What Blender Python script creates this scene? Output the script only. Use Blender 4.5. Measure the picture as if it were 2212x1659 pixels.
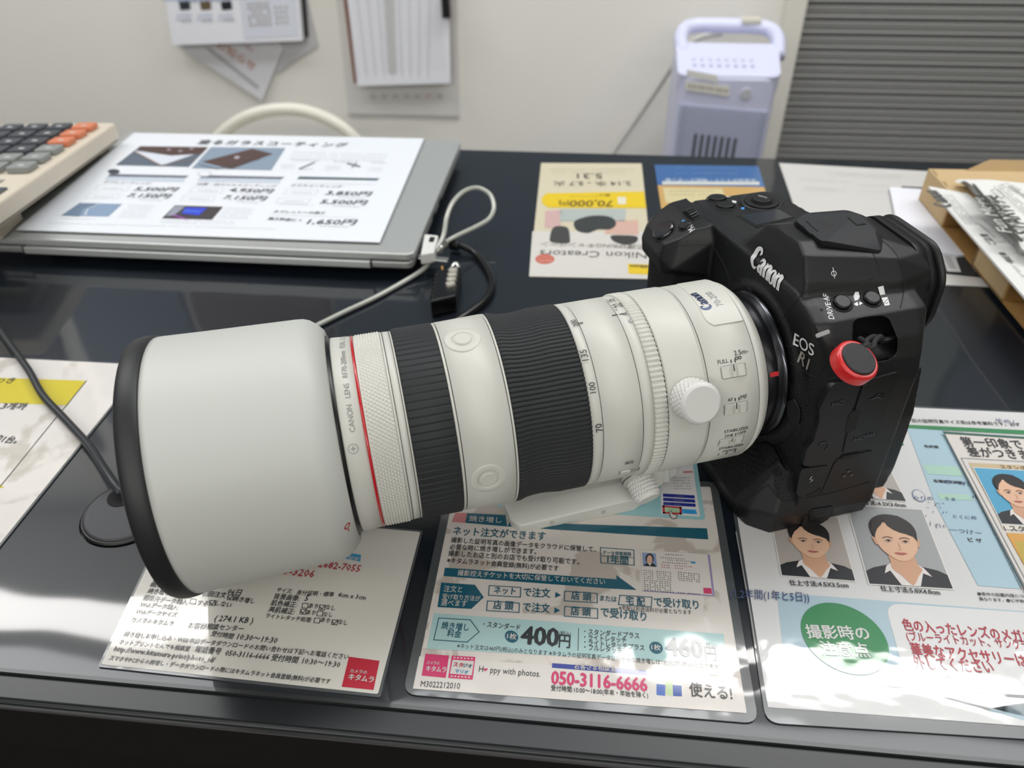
import bpy, bmesh, math, random
from mathutils import Vector, Matrix
from mathutils.bvhtree import BVHTree
random.seed(7)
for o in list(bpy.data.objects): bpy.data.objects.remove(o)
S = bpy.context.scene
COL = S.collection
# ------------------------------------------------------------------ camera
H = .303; PIT = math.radians(37.9); ROLL = math.radians(-.7); YAW = math.radians(6.2); F = 1650.; CX = 1106.; CY = 829.5
cam = bpy.data.cameras.new('camera_view'); co = bpy.data.objects.new('camera_view', cam); COL.objects.link(co)
cam.sensor_width = 36; cam.lens = F / 2212 * 36; cam.clip_start = .01
co.matrix_world = Matrix.Translation((0, 0, H)) @ Matrix.Rotation(YAW, 4, 'Z') @ Matrix.Rotation(math.pi / 2 - PIT, 4, 'X') @ Matrix.Rotation(ROLL, 4, 'Z')
cam.dof.use_dof = True; cam.dof.focus_distance = .35; cam.dof.aperture_fstop = 9.5
S.camera = co
# ------------------------------------------------------------------ light and exposure
S.view_settings.view_transform = 'Standard'; S.view_settings.look = 'None'; S.view_settings.gamma = 1
S.view_settings.use_curve_mapping = False; S.view_settings.exposure = 0.16
S.cycles.max_bounces = 8; S.cycles.diffuse_bounces = 4; S.cycles.glossy_bounces = 4; S.cycles.transparent_max_bounces = 12
S.cycles.caustics_reflective = False; S.cycles.caustics_refractive = False
S.cycles.sample_clamp_indirect = 4
w = bpy.data.worlds.new('world'); S.world = w; w.use_nodes = True
w.node_tree.nodes['Background'].inputs[0].default_value = (.75, .8, .9, 1); w.node_tree.nodes['Background'].inputs[1].default_value = .35
def area(name, x, y, z, sx, sy, power, col=(1, .98, .95)):
    l = bpy.data.lights.new(name, 'AREA'); l.shape = 'RECTANGLE'; l.size = sx; l.size_y = sy; l.energy = power; l.color = col
    o = bpy.data.objects.new(name, l); COL.objects.link(o); o.location = (x, y, z); return o
area('ceiling_or_fill_light', .78, 1.29, 1.69, 1.25, .13, 12)
area('ceiling_or_fill_light', -1.78, 1.27, 1.69, 1.45, .16, 13)
area('ceiling_or_fill_light', -.1, .92, 1.69, 4.6, .4, 31, (.97, .985, 1))  # added fill strip overhead, brightens the back wall and upper surfaces
area('ceiling_or_fill_light', 0, -.9, 1.69, 4.0, .4, 18)  # added fill behind the viewpoint for surfaces facing it
area('ceiling_or_fill_light', 0, -2.7, 1.69, 4.8, .4, 85)  # added fill far behind, lifts the wall and the hood's lower side
# ------------------------------------------------------------------ pixel rays (positions measured on real planes of the room)
RC = co.matrix_world.to_3x3(); C0 = Vector((0, 0, H))
def ray(px, py): return RC @ Vector(((px - CX) / F, (CY - py) / F, -1))
def tab(px, py, z=0.):
    v = ray(px, py); return C0 + v * ((z - H) / v.z)
def wal(px, py, Y):
    v = ray(px, py); return C0 + v * (Y / v.y)
# device frame (lens axis): local X forward along the lens, Y towards the viewer, Z up; millimetres
DM = Vector((.06787872, .31471239, .07339296)); DX = Vector((-.94248069, -.33363204, -.02048932)).normalized()
DY = Vector((0, 0, 1)).cross(DX).normalized(); DZ = DX.cross(DY)
DR = Matrix((DX, DY, DZ)).transposed(); DRi = DR.transposed()
DEV = Matrix.Translation(DM) @ DR.to_4x4() @ Matrix.Scale(.001, 4)
def lray(px, py): return DRi @ (C0 - DM) * 1000, DRi @ ray(px, py)
def atY(px, py, y):
    o, v = lray(px, py); return o + v * ((y - o.y) / v.y)
def atX(px, py, x):
    o, v = lray(px, py); return o + v * ((x - o.x) / v.x)
def atZ(px, py, z):
    o, v = lray(px, py); return o + v * ((z - o.z) / v.z)
def atR(px, py, r):
    o, v = lray(px, py); A = v.y ** 2 + v.z ** 2; B = o.y * v.y + o.z * v.z; Cc = o.y ** 2 + o.z ** 2 - r * r
    D = max(0, B * B - A * Cc); p = o + v * ((-B - math.sqrt(D)) / A); return p.x, math.atan2(p.z, p.y)
# ------------------------------------------------------------------ materials
def lin(c):
    if isinstance(c, str): c = [int(c[i:i + 2], 16) / 255 for i in (0, 2, 4)]
    return tuple((x / 12.92 if x <= .04045 else ((x + .055) / 1.055) ** 2.4) for x in c) + (1,)
MATS = {}
def mat(name, col, rough=.5, metal=0, coat=0, crough=.05, bump=None, spec=.5, emit=0, trans=0, var=None):
    if name in MATS: return MATS[name]
    m = bpy.data.materials.new(name); m.use_nodes = True; nt = m.node_tree; b = nt.nodes['Principled BSDF']
    b.inputs['Base Color'].default_value = lin(col); b.inputs['Roughness'].default_value = rough; b.inputs['Metallic'].default_value = metal
    b.inputs['Coat Weight'].default_value = coat; b.inputs['Coat Roughness'].default_value = crough; b.inputs['Specular IOR Level'].default_value = spec
    if trans: b.inputs['Transmission Weight'].default_value = trans
    geo = nt.nodes.new('ShaderNodeNewGeometry') if (bump or var) else None
    if bump:  # (scale, strength, distance, target, stretch)
        n = nt.nodes.new('ShaderNodeTexNoise'); n.inputs['Scale'].default_value = bump[0]; n.inputs['Detail'].default_value = bump[5] if len(bump) > 5 else 2
        mp = nt.nodes.new('ShaderNodeMapping'); mp.inputs['Scale'].default_value = bump[4] if len(bump) > 4 else (1, 1, 1)
        nt.links.new(geo.outputs['Position'], mp.inputs[0]); nt.links.new(mp.outputs[0], n.inputs[0])
        bp = nt.nodes.new('ShaderNodeBump'); bp.inputs['Strength'].default_value = bump[1]; bp.inputs['Distance'].default_value = bump[2]
        nt.links.new(n.outputs[0], bp.inputs['Height']); nt.links.new(bp.outputs[0], b.inputs['Coat Normal' if bump[3] == 'coat' else 'Normal'])
    if var:  # (scale, colour, lo, hi): blotches of a second colour
        n = nt.nodes.new('ShaderNodeTexNoise'); n.inputs['Scale'].default_value = var[0]; n.inputs['Detail'].default_value = 5; n.inputs['Distortion'].default_value = .6
        nt.links.new(geo.outputs['Position'], n.inputs[0])
        r = nt.nodes.new('ShaderNodeValToRGB'); r.color_ramp.elements[0].position = var[2]; r.color_ramp.elements[1].position = var[3]
        r.color_ramp.elements[0].color = lin(col); r.color_ramp.elements[1].color = lin(var[1])
        nt.links.new(n.outputs[0], r.inputs[0]); nt.links.new(r.outputs[0], b.inputs['Base Color'])
    if emit: b.inputs['Emission Color'].default_value = lin(col); b.inputs['Emission Strength'].default_value = emit
    MATS[name] = m; return m
def pr(col, name=None):   # ink / paper under glossy clear film
    return mat(name or 'film_' + col, col, .55, coat=.85, crough=.07, bump=(30, .3, .001, 'coat'))
def wr(col): return mat('wrinkled_' + col, col, .55, coat=.8, crough=.05, bump=(17, .3, .002, 'coat', (1, 1.5, 1), 3))
def pm(col): return mat('paper_' + col, col, .6)
# ------------------------------------------------------------------ mesh helpers
class MB:
    def __init__(s): s.v = []; s.f = []; s.m = []; s.mats = []; s.sm = []
    def mi(s, m):
        if m not in s.mats: s.mats.append(m)
        return s.mats.index(m)
    def add(s, vs, fs, m, smooth=False):
        k = len(s.v); i = s.mi(m); s.v += [tuple(x) for x in vs]
        for f in fs: s.f.append([a + k for a in f]); s.m.append(i); s.sm.append(smooth)
    def poly(s, pts, m): s.add(pts, [list(range(len(pts)))], m)
    def prism(s, pts, vec, m, smooth=False):
        n = len(pts); vec = Vector(vec); p = [Vector(q) for q in pts]
        nn = sum(((p[i] - p[0]).cross(p[(i + 1) % n] - p[0]) for i in range(1, n - 1)), Vector())
        if nn.dot(vec) > 0: p = p[::-1]
        s.add(p + [q + vec for q in p], [list(range(n)), list(range(2 * n - 1, n - 1, -1))] + [[i, n + i, n + (i + 1) % n, (i + 1) % n] for i in range(n)], m, smooth)
    def box(s, a, b, m):
        x0, y0, z0 = a; x1, y1, z1 = b; s.prism([(x0, y0, z0), (x1, y0, z0), (x1, y1, z0), (x0, y1, z0)], (0, 0, z1 - z0), m)
    def hull(s, pts, m): 
        b = bmesh.new()
        for p in pts: b.verts.new(p)
        r = bmesh.ops.convex_hull(b, input=b.verts); b.verts.ensure_lookup_table(); b.verts.index_update()
        s.add([v.co for v in b.verts], [[v.index for v in f.verts] for f in b.faces], m); b.free()
    def tube(s, pts, r, m, n=10, closed=False):
        P = [Vector(p) for p in pts]; k = len(P); vs = []; up = None
        rr = r if isinstance(r, (list, tuple)) else [r] * k
        for i in range(k):
            t = (P[(i + 1) % k] - P[i - 1]) if closed else (P[min(i + 1, k - 1)] - P[max(i - 1, 0)])
            t.normalize()
            if up is None: up = t.orthogonal().normalized()
            up = (up - t * up.dot(t)).normalized(); q = t.cross(up)
            for j in range(n):
                a = 2 * math.pi * j / n; vs.append(P[i] + (up * math.cos(a) + q * math.sin(a)) * rr[i])
        fs = [[i * n + j, i * n + (j + 1) % n, ((i + 1) % k) * n + (j + 1) % n, ((i + 1) % k) * n + j] for i in range(k if closed else k - 1) for j in range(n)]
        if not closed: fs += [list(range(n))[::-1], [(k - 1) * n + j for j in range(n)]]
        s.add(vs, fs, m, True)
    def lathe(s, prof, m, n=96, fn=None, smooth=True, loop=False):   # prof: (s, r) around local X axis
        vs = []
        for (a, r) in prof:
            for j in range(n):
                t = 2 * math.pi * j / n; r2 = r + (fn(a, t) if fn else 0); vs.append((a, r2 * math.cos(t), r2 * math.sin(t)))
        k = len(prof); fs = []
        for i in range(k if loop else k - 1):
            i2 = (i + 1) % k
            for j in range(n): fs.append([i * n + j, i2 * n + j, i2 * n + (j + 1) % n, i * n + (j + 1) % n])
        s.add(vs, fs, m, smooth)
    def disc(s, c, ax, r, h, m, n=32, r2=None, bev=0):   # solid disc standing from c along ax
        ax = Vector(ax).normalized(); u = ax.orthogonal().normalized(); q = ax.cross(u); c = Vector(c)
        pr_ = [(0, r)] + ([(h - bev, r2 or r), (h - bev * .3, (r2 or r) - bev * .3), (h, (r2 or r) - bev)] if bev else [(h, r2 or r)])
        vs = [c + ax * a + (u * math.cos(2 * math.pi * j / n) + q * math.sin(2 * math.pi * j / n)) * rr for a, rr in pr_ for j in range(n)]
        k = len(pr_); fs = [[i * n + j, i * n + (j + 1) % n, (i + 1) * n + (j + 1) % n, (i + 1) * n + j] for i in range(k - 1) for j in range(n)]
        s.add(vs, fs, m, True); s.add([vs[j] for j in range(n)], [list(range(n))[::-1]], m); s.add([vs[(k - 1) * n + j] for j in range(n)], [list(range(n))], m)
    def build(s, name, parent=None, org=None, mw=None, bevel=0, seg=2, sub=0):
        me = bpy.data.meshes.new(name); org = Vector(org or (0, 0, 0))
        me.from_pydata([Vector(v) - org for v in s.v], [], s.f)
        for m in s.mats: me.materials.append(m)
        me.polygons.foreach_set('material_index', s.m); me.polygons.foreach_set('use_smooth', s.sm); me.update()
        o = bpy.data.objects.new(name, me); COL.objects.link(o); o.location = org
        if parent: o.parent = parent
        if bevel:
            b = o.modifiers.new('b', 'BEVEL'); b.width = bevel; b.segments = seg; b.limit_method = 'ANGLE'; b.angle_limit = math.radians(40)
            b.harden_normals = False; me.shade_smooth(); 
            ws = o.modifiers.new('w', 'WEIGHTED_NORMAL'); ws.keep_sharp = True
        if sub: q = o.modifiers.new('s', 'SUBSURF'); q.levels = sub; q.render_levels = sub
        return o
def tag(o, label, cat, group=None, kind=None):
    if label: o['label'] = label
    if cat: o['category'] = cat
    if group: o['group'] = group
    if kind: o['kind'] = kind
    return o
def empty(name, loc, label=None, cat=None, group=None, mw=None):
    o = bpy.data.objects.new(name, None); COL.objects.link(o); o.empty_display_size = .02
    if mw is not None: o.matrix_world = mw
    else: o.location = loc
    return tag(o, label, cat, group)
def struct(mb, name, **k): return tag(mb.build(name, **k), None, None, kind='structure')
# ---- text
TC = {}
def logo():   # drawn lettering: strokes of changing width
    vs, fs = [], []
    def stroke(pts, closed=False):
        P = []; k = len(pts)
        for i in range(k if closed else k - 1):
            g = (lambda j: pts[j % k]) if closed else (lambda j: pts[max(0, min(k - 1, j))])
            a, b, c, d = g(i - 1), g(i), g(i + 1), g(i + 2)
            for j in range(6):
                t = j / 6; P.append(tuple(.5 * (2 * b[q] + (c[q] - a[q]) * t + (2 * a[q] - 5 * b[q] + 4 * c[q] - d[q]) * t * t + (3 * b[q] - a[q] - 3 * c[q] + d[q]) * t ** 3) for q in range(3)))
        if not closed: P.append(tuple(pts[-1]))
        n = len(P); k0 = len(vs)
        for i in range(n):
            a = P[(i + 1) % n] if closed or i < n - 1 else P[i]; c = P[i - 1] if closed or i else P[0]; dx, dy = a[0] - c[0], a[1] - c[1]; L = math.hypot(dx, dy) or 1; w_ = P[i][2] * .64
            vs.append((P[i][0] - dy / L * w_, P[i][1] + dx / L * w_)); vs.append((P[i][0] + dy / L * w_, P[i][1] - dx / L * w_))
        for i in range(n if closed else n - 1): j = (i + 1) % n; fs.append([k0 + 2 * i, k0 + 2 * i + 1, k0 + 2 * j + 1, k0 + 2 * j])
    stroke([(.40, .66, .01), (.50, .78, .10), (.46, .92, .13), (.32, .94, .13), (.18, .80, .18), (.11, .56, .21), (.13, .32, .20), (.24, .12, .15), (.38, .07, .11), (.54, .18, .02)])
    stroke([(.64, .46, .02), (.71, .58, .09), (.84, .60, .13), (.90, .50, .15), (.90, .25, .15), (.91, .06, .14), (.99, .02, .04)]); stroke([(.88, .38, .04), (.74, .32, .10), (.67, .19, .14), (.72, .07, .10), (.82, .09, .05), (.88, .18, .03)])
    for o in (0, .86):
        stroke([(1.06 + o, .60, .03), (1.12 + o, .57, .10), (1.14 + o, .45, .15), (1.14 + o, 0, .15)]); stroke([(1.18 + o, .42, .03), (1.26 + o, .56, .10), (1.36 + o, .58, .14), (1.41 + o, .46, .15), (1.41 + o, 0, .15)])
    stroke([(1.56 + .0, .30, .15), (1.60, .50, .10), (1.70, .57, .07), (1.80, .50, .10), (1.84, .30, .15), (1.80, .09, .10), (1.70, .02, .07), (1.60, .09, .10)], True)
    return (vs, fs, 2.36)
def glyphs(body, bold=0, res=2, sp=1.0, font=None):
    key = (body, bold, res, sp)
    if key in TC: return TC[key]
    if body == 'Canon': TC[key] = logo(); return TC[key]
    c = bpy.data.curves.new('t', 'FONT'); c.body = body; c.size = 1; c.resolution_u = res; c.space_character = sp
    o = bpy.data.objects.new('t', c); COL.objects.link(o); bpy.context.view_layer.update()
    dg = bpy.context.evaluated_depsgraph_get(); me = o.evaluated_get(dg).to_mesh()
    vs = [tuple(v.co[:2]) for v in me.vertices]; fs = [list(p.vertices) for p in me.polygons]
    o.evaluated_get(dg).to_mesh_clear(); bpy.data.objects.remove(o); bpy.data.curves.remove(c)
    x0 = min(v[0] for v in vs); x1 = max(v[0] for v in vs)
    V = [(v[0] - x0, v[1]) for v in vs]; k = len(V); FS = list(fs)
    if bold > .005:                       # heavier strokes: the same outlines laid again, shifted by a hair
        for i, (dx, dy) in enumerate([(bold * .62, 0), (-bold * .62, 0), (0, bold * .45), (0, -bold * .45)]): V = V + [(a + dx, c_ + dy) for a, c_ in V[:k]]; FS += [[q + k * (i + 1) for q in f] for f in fs]
    TC[key] = (V, FS, x1 - x0); return TC[key]
def cop(vs, bold): return len(vs) // 5 if bold > .005 else len(vs) + 1
def bil(q, u, v):
    a = Vector(q[0]).lerp(Vector(q[1]), u); b = Vector(q[3]).lerp(Vector(q[2]), u); return a.lerp(b, v)
class Sheet:
    """flat sheet lying on a plane; marks given where they were measured on that plane"""
    def __init__(s, pr_, pt, nrm, e=.00012): s.mb = MB(); s.P = pr_; s.pt = pt; s.n = Vector(nrm); s.e = e
    def slab(s, pts, th, m, raw=False):
        P = [Vector(p) if raw else s.pt(*p) for p in pts]; s.mb.prism([p for p in P], -s.n * th, m); s.org = sum(P, Vector()) / len(P) - s.n * th; return P
    def W(s, p, l): return s.pt(*p) + s.n * (s.e * l)
    def fill(s, pts, m, l=1.6): s.mb.poly([s.W(p, l) for p in pts], m)
    def line(s, pts, wd, m, l=2, closed=False):
        Q = [s.W(p, l) for p in pts]; k = len(Q)
        for i in range(k if closed else k - 1):
            a, b = Q[i], Q[(i + 1) % k]; t = (b - a).normalized().cross(s.n) * wd / 2; d = (b - a).normalized() * wd / 2
            s.mb.poly([a + t - d, a - t - d, b - t + d, b + t + d], m)
    def ell(s, c, ux, uy, m, l=1, n=32):
        c = s.pt(*c) ; a = s.pt(*ux) - c; b = s.pt(*uy) - c
        s.mb.poly([c + s.n * s.e * l + a * math.cos(2 * math.pi * i / n) + b * math.sin(2 * math.pi * i / n) for i in range(n)], m)
    def text(s, body, p0, p1, m, asp=1.0, bold=0, l=3, sp=1.0, res=2, shear=0):
        vs, fs, wd = glyphs(body, bold, res, sp); A = s.W(p0, l); B = s.W(p1, l); u = (B - A) / wd; v = s.n.cross(u) * asp; k = cop(vs, bold)
        s.mb.add([A + u * (x + shear * y) + v * y + s.n * (i // k * 2.2e-5) for i, (x, y) in enumerate(vs)], fs, m)
    def scrib(s, p0, p1, m, rows=1, gap=(0, 8), n=14, asp=1.0, l=3, bold=.02, seed=1):
        rnd = random.Random(seed)   # tiny unreadable lines of print: plain strokes of uneven length
        for r in range(rows):
            a = (p0[0] + gap[0] * r, p0[1] + gap[1] * r); b = (p1[0] + gap[0] * r, p1[1] + gap[1] * r)
            A = s.W(a, l); B = s.W(b, l); d = (B - A) / n; up = s.n.cross((B - A).normalized()) * d.length * .75 * asp
            for i in range(n):
                if rnd.random() < .06: continue
                o = A + d * i
                for k in range(2):
                    y = up * (.12 + .36 * k + .1 * rnd.random()); t = up * .13
                    s.mb.poly([o + y + d * .1, o + y + d * (.6 + .3 * rnd.random()), o + y + t + d * .8, o + y + t + d * .1], m)
                x = d * (.2 + .5 * rnd.random()); s.mb.poly([o + x, o + x + d * .14, o + x + d * .14 + up * .85, o + x + up * .85], m)
    def build(s, name, label, cat, group=None, parent=None, kind=None):
        o = s.mb.build(name, org=s.org, parent=parent); return tag(o, label, cat, group, kind)
def tabs(z, mk=None): return Sheet(None, lambda x, y: tab(x, y, z), (0, 0, 1))
def rnd_poly(P, r, n=5):   # round the corners of a polygon of Vectors
    out = []; k = len(P)
    for i in range(k):
        a, b, c = Vector(P[i - 1]), Vector(P[i]), Vector(P[(i + 1) % k]); d1 = (a - b); d2 = (c - b)
        q = min(r, d1.length * .45, d2.length * .45); p1 = b + d1.normalized() * q; p2 = b + d2.normalized() * q
        for j in range(n + 1):
            t = j / n; out.append(p1 * (1 - t) ** 2 + b * 2 * t * (1 - t) + p2 * t * t)
    return out
def spline(pts, n=8, closed=False):
    P = [Vector(p) for p in pts]; k = len(P); out = []
    for i in range(k if closed else k - 1):
        g = (lambda j: P[j % k]) if closed else (lambda j: P[max(0, min(k - 1, j))])
        a, b, c, d = g(i - 1), g(i), g(i + 1), g(i + 2)
        for j in range(n):
            t = j / n; out.append(.5 * ((2 * b) + (c - a) * t + (2 * a - 5 * b + 4 * c - d) * t * t + (3 * b - a - 3 * c + d) * t ** 3))
    if not closed: out.append(P[-1])
    return out
# ------------------------------------------------------------------ room
FZ = -.80; CZ = 1.72; WY = 1.72
wallm = mat('wall_paint', 'f0eee6', .6, bump=(900, .08, .001, 'n'))
b = MB(); b.box((-3, WY, FZ), (.409, WY + .06, CZ), wallm); struct(b, 'wall_back')
b = MB(); b.box((.409, WY + .045, FZ), (3, WY + .08, CZ), mat('shutter_housing', '6b6a68', .5)); struct(b, 'wall_back_right')
b = MB(); b.box((-3.06, -3, FZ), (-3, WY + .06, CZ), mat('wall_left_paint', '8c9096', .6)); struct(b, 'wall_left')
b = MB(); b.box((3, -3, FZ), (3.06, WY + .08, CZ), mat('wall_right_paint', 'b9b6ae', .6)); struct(b, 'wall_right')
b = MB(); b.box((-3, -3.06, FZ), (3, -3, CZ), mat('wall_front_paint', 'a5a5a2', .6)); struct(b, 'wall_front')
b = MB(); b.box((-3.06, -3.06, FZ - .06), (3.06, WY + .1, FZ), mat('floor_tile', '15120f', .6)); struct(b, 'floor')
b = MB(); b.box((-3.06, -3.06, CZ), (3.06, WY + .1, CZ + .05), mat('ceiling_board', 'd8d8d4', .7)); struct(b, 'ceiling')
# frame post between the wall and the shutter
b = MB(); b.box((.372, WY - .03, FZ), (.409, WY, CZ), mat('door_frame_paint', 'e3e0d5', .5)); struct(b, 'trim_or_added_board_1', bevel=.002)
# unseen boards added high on the wall to mute the mat's reflections
for i, (x0, x1, z0, z1, c) in enumerate([(-2.3, -1.53, .35, 1.4, '2a3350'), (-1.45, -1.10, .35, 1.4, '66788c'), (-1.07, -.68, .35, 1.3, '6e5652'), (-.66, .40, .22, 1.3, '5a6872'), (.50, .97, .4, 1.2, '6d7468'), (1.0, 1.7, .35, 1.4, '23283a')]):
    b = MB(); b.box((x0, WY - .02, z0), (x1, WY, z1), mat('board_' + c, c, .6)); struct(b, 'trim_or_added_board_%d' % (i + 2))
# roller shutter: rows of slats, each a stepped rib profile
sh = mat('shutter_metal', '969694', .42, metal=.15); b = MB(); pitch = .0292; y0 = WY + .012
prof = []
for i in range(86):
    z = FZ + i * pitch
    prof += [(z, .012), (z + .003, .000), (z + .0065, .001), (z + .008, .004), (z + .010, .0005), (z + .0125, .0005), (z + .0135, .004), (z + .0155, .001), (z + .0225, .001), (z + .0245, .005), (z + .027, .012)]
vs = []; fs = []
for i, (z, d) in enumerate(prof):
    vs += [(.409, y0 + d, z), (2.95, y0 + d, z)]
    if i: fs.append([2 * i - 2, 2 * i - 1, 2 * i + 1, 2 * i])
b.add(vs, fs, sh); tag(b.build('roller_shutter', org=(1.6, y0, FZ)), 'grey ribbed metal roller shutter filling the wall right of the cream frame post', 'shutter')
# ------------------------------------------------------------------ counter
cm = mat('counter_laminate', '14171a', .3, spec=.35); ed = mat('counter_edge', '0b0908', .5)
ct = empty('counter', (0, .45, FZ), 'dark counter with a black glossy top carrying the camera and laminated sheets', 'counter')
def cpart(mb, n, **k): o = mb.build(n, **k); o.parent = ct; o.matrix_parent_inverse = Matrix.Translation((0, -.45, -FZ)); return o
b = MB(); b.box((-1.5, .150, -.032), (1.8, .79, -.0016), cm); cpart(b, 'countertop', bevel=.003)
b = MB(); b.box((-1.5, .1485, -.035), (1.8, .1525, -.0035), mat('edge_band', '0e0b09', .5)); cpart(b, 'edge_band', bevel=.0008)
b = MB(); b.box((-1.48, .172, FZ), (1.78, .19, -.032), ed); cpart(b, 'front_panel')
for x in (-1.48, 1.76): b = MB(); b.box((x, .74, FZ), (x + .02, .76, -.032), ed); cpart(b, 'leg')
# clear glossy mat lying over the whole top
mm = mat('clear_mat', '141a21', .36, coat=.8, crough=.045, bump=(9, .35, .0035, 'coat', (1, 1, 1), 1), spec=.3)
b = MB(); gc = tab(276, 1108); gr = (tab(276, 1112) - tab(190, 1112)).length; n = 48
xs0, xs1, ys0, ys1 = -1.49, 1.79, .1635, .787
ring = [Vector((gc.x + (gr + .0025) * math.cos(2 * math.pi * i / n), gc.y + (gr + .0025) * math.sin(2 * math.pi * i / n), 0)) for i in range(n)]
def sq(p):
    d = p - gc; t = .055 / max(abs(d.x), abs(d.y)); return gc + d * t
out = [sq(p) for p in ring]
for i in range(n):
    j = (i + 1) % n; b.poly([ring[i], out[i], out[j], ring[j]], mm)
X0, X1, Y0, Y1 = gc.x - .055, gc.x + .055, gc.y - .055, gc.y + .055
for a in [(xs0, ys0, xs1, Y0), (xs0, Y1, xs1, ys1), (xs0, Y0, X0, Y1), (X1, Y0, xs1, Y1)]: b.poly([(a[0], a[1], 0), (a[2], a[1], 0), (a[2], a[3], 0), (a[0], a[3], 0)], mm)
b.poly([(xs0, ys0, -.0015), (xs1, ys0, -.0015), (xs1, ys0, 0), (xs0, ys0, 0)], mat('mat_rim', '202223', .4, coat=.4))
b.box((xs0, ys0 - .0006, -.0015), (xs1, ys0 + .0012, .0002), MATS['mat_rim'])
b.poly([(xs0, ys0, -.0015), (xs1, ys0, -.0015), (xs1, ys1, -.0015), (xs0, ys1, -.0015)][::-1], mm)
tag(b.build('desk_mat', org=(0, .47, -.0015)), 'glossy scratched see-through mat covering the dark counter top', 'desk mat')
# cable grommet and the black cable that runs through it
gm = mat('grommet_plastic', '3b3c40', .55, bump=(1500, .3, .0004, 'n')); g = empty('cable_grommet', gc, 'round dark grey cable grommet set in the counter beside the lens hood', 'grommet')
b = MB(); b.disc((0, 0, -.0012), (0, 0, 1), gr, .0042, gm, 64, bev=.001); o = b.build('cover', g)
b = MB(); hx = tab(262, 1073, .0032) - gc
b.disc((hx.x, hx.y, .0031), (0, 0, 1), .0072, .0004, mat('hole_black', '050505', .8), 24); b.build('cable_hole', g)
b = MB(); b.tube([(math.cos(2 * math.pi * i / 48) * (gr + .0006), math.sin(2 * math.pi * i / 48) * (gr + .0006), .0006) for i in range(48)], .0013, mat('black_rubber', '0c0c0d', .4), 8, True); b.build('rim', g)
cab = mat('cable_rubber', '24282b', .42); b = MB()
P = [tab(-80, 640, .003), tab(-20, 690, .003), tab(20, 742, .004), tab(62, 800, .0045), tab(92, 853, .004), tab(140, 905, .0035), tab(190, 960, .0055), tab(220, 1005, .009), tab(243, 1040, .010), tab(258, 1062, .0085), gc + hx + Vector((0, 0, .0045))]
b.tube(spline(P, 8), .0023, cab, 14); tag(b.build('power_cable', org=P[4]), 'thick black cable curving over the yellow banded sheet into the grommet', 'cable')
# ------------------------------------------------------------------ chair, heater, things on the wall
cw = mat('chair_plastic', 'dedccf', .35); cr = empty('chair', (-.60, 1.30, FZ), 'off-white chair with a rounded openwork back standing behind the laptop', 'chair')
b = MB(); arc = [wal(x, y, 1.40) for x, y in [(430, 345), (478, 290), (520, 259), (565, 242), (612, 236), (660, 240), (710, 258), (755, 288), (800, 340)]]
arc = spline(arc, 6); dz = Vector((0, 0, -.03))
b.tube([p - Vector((-.60, 1.30, FZ)) for p in arc], .0115, cw, 12); b.build('back_frame', cr)
b = MB(); a0 = arc[0]; a1 = arc[-1]
b.prism([Vector((x, .095, z)) for x, z in [(-.13, .30), (.13, .30), (.13, .42), (-.13, .42)]], (0, .012, 0), cw); b.build('back_panel', cr, bevel=.003)
b = MB(); b.prism(rnd_poly([Vector(p) for p in [(-.2, -.3, .40), (.2, -.3, .40), (.2, .1, .40), (-.2, .1, .40)]], .06), (0, 0, .03), cw); b.build('seat', cr, bevel=.006)
for sx in (-1, 1):
    pz = (a0 if sx < 0 else a1) - Vector((-.60, 1.30, FZ))
    for yy in (-.27, .09):
        b = MB(); b.tube([(sx * .18, yy, .40), (sx * .2, yy * 1.05, 0)], .011, mat('chair_metal', 'b5b5b0', .3, metal=1)); b.build('leg', cr)
    b = MB(); b.tube([(sx * .18, .09, .42), pz], .011, cw); b.build('back_post', cr)
# ceramic heater / purifier tower
pw = mat('heater_plastic', 'd3d6ee', .35); pd = mat('heater_slot', '4d4f58', .6); pg = mat('heater_grille', 'b9bfd2', .4)
HY = 1.42; hr = empty('tower_heater', (.235, HY + .1, FZ), 'pale lavender tower fan heater with a carry handle standing before the shutter frame', 'heater')
O = Vector((.235, HY + .1, FZ))
fl = wal(1466, 160, HY).x; frx = wal(1684, 180, HY).x; zt = wal(1560, 165, HY).z; cx_ = (fl + frx) / 2; hw = (frx - fl) / 2
b = MB()
sec = rnd_poly([Vector((fl, HY, 0)), Vector((frx, HY, 0)), Vector((frx + .004, HY + .17, 0)), Vector((fl - .0, HY + .17, 0))], .03, 6)
secb = [p.copy() for p in sec]
b.prism([p + Vector((0, 0, FZ + .02)) - O for p in sec], (0, 0, zt - FZ - .02), pw); b.build('housing', hr, bevel=.008, seg=3)
b = MB(); b.prism([p + Vector((0, 0, FZ)) - O for p in rnd_poly([Vector((fl - .02, HY - .01, 0)), Vector((frx + .02, HY - .01, 0)), Vector((frx + .02, HY + .19, 0)), Vector((fl - .02, HY + .19, 0))], .03)], (0, 0, .022), pw); b.build('base', hr, bevel=.004)
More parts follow.
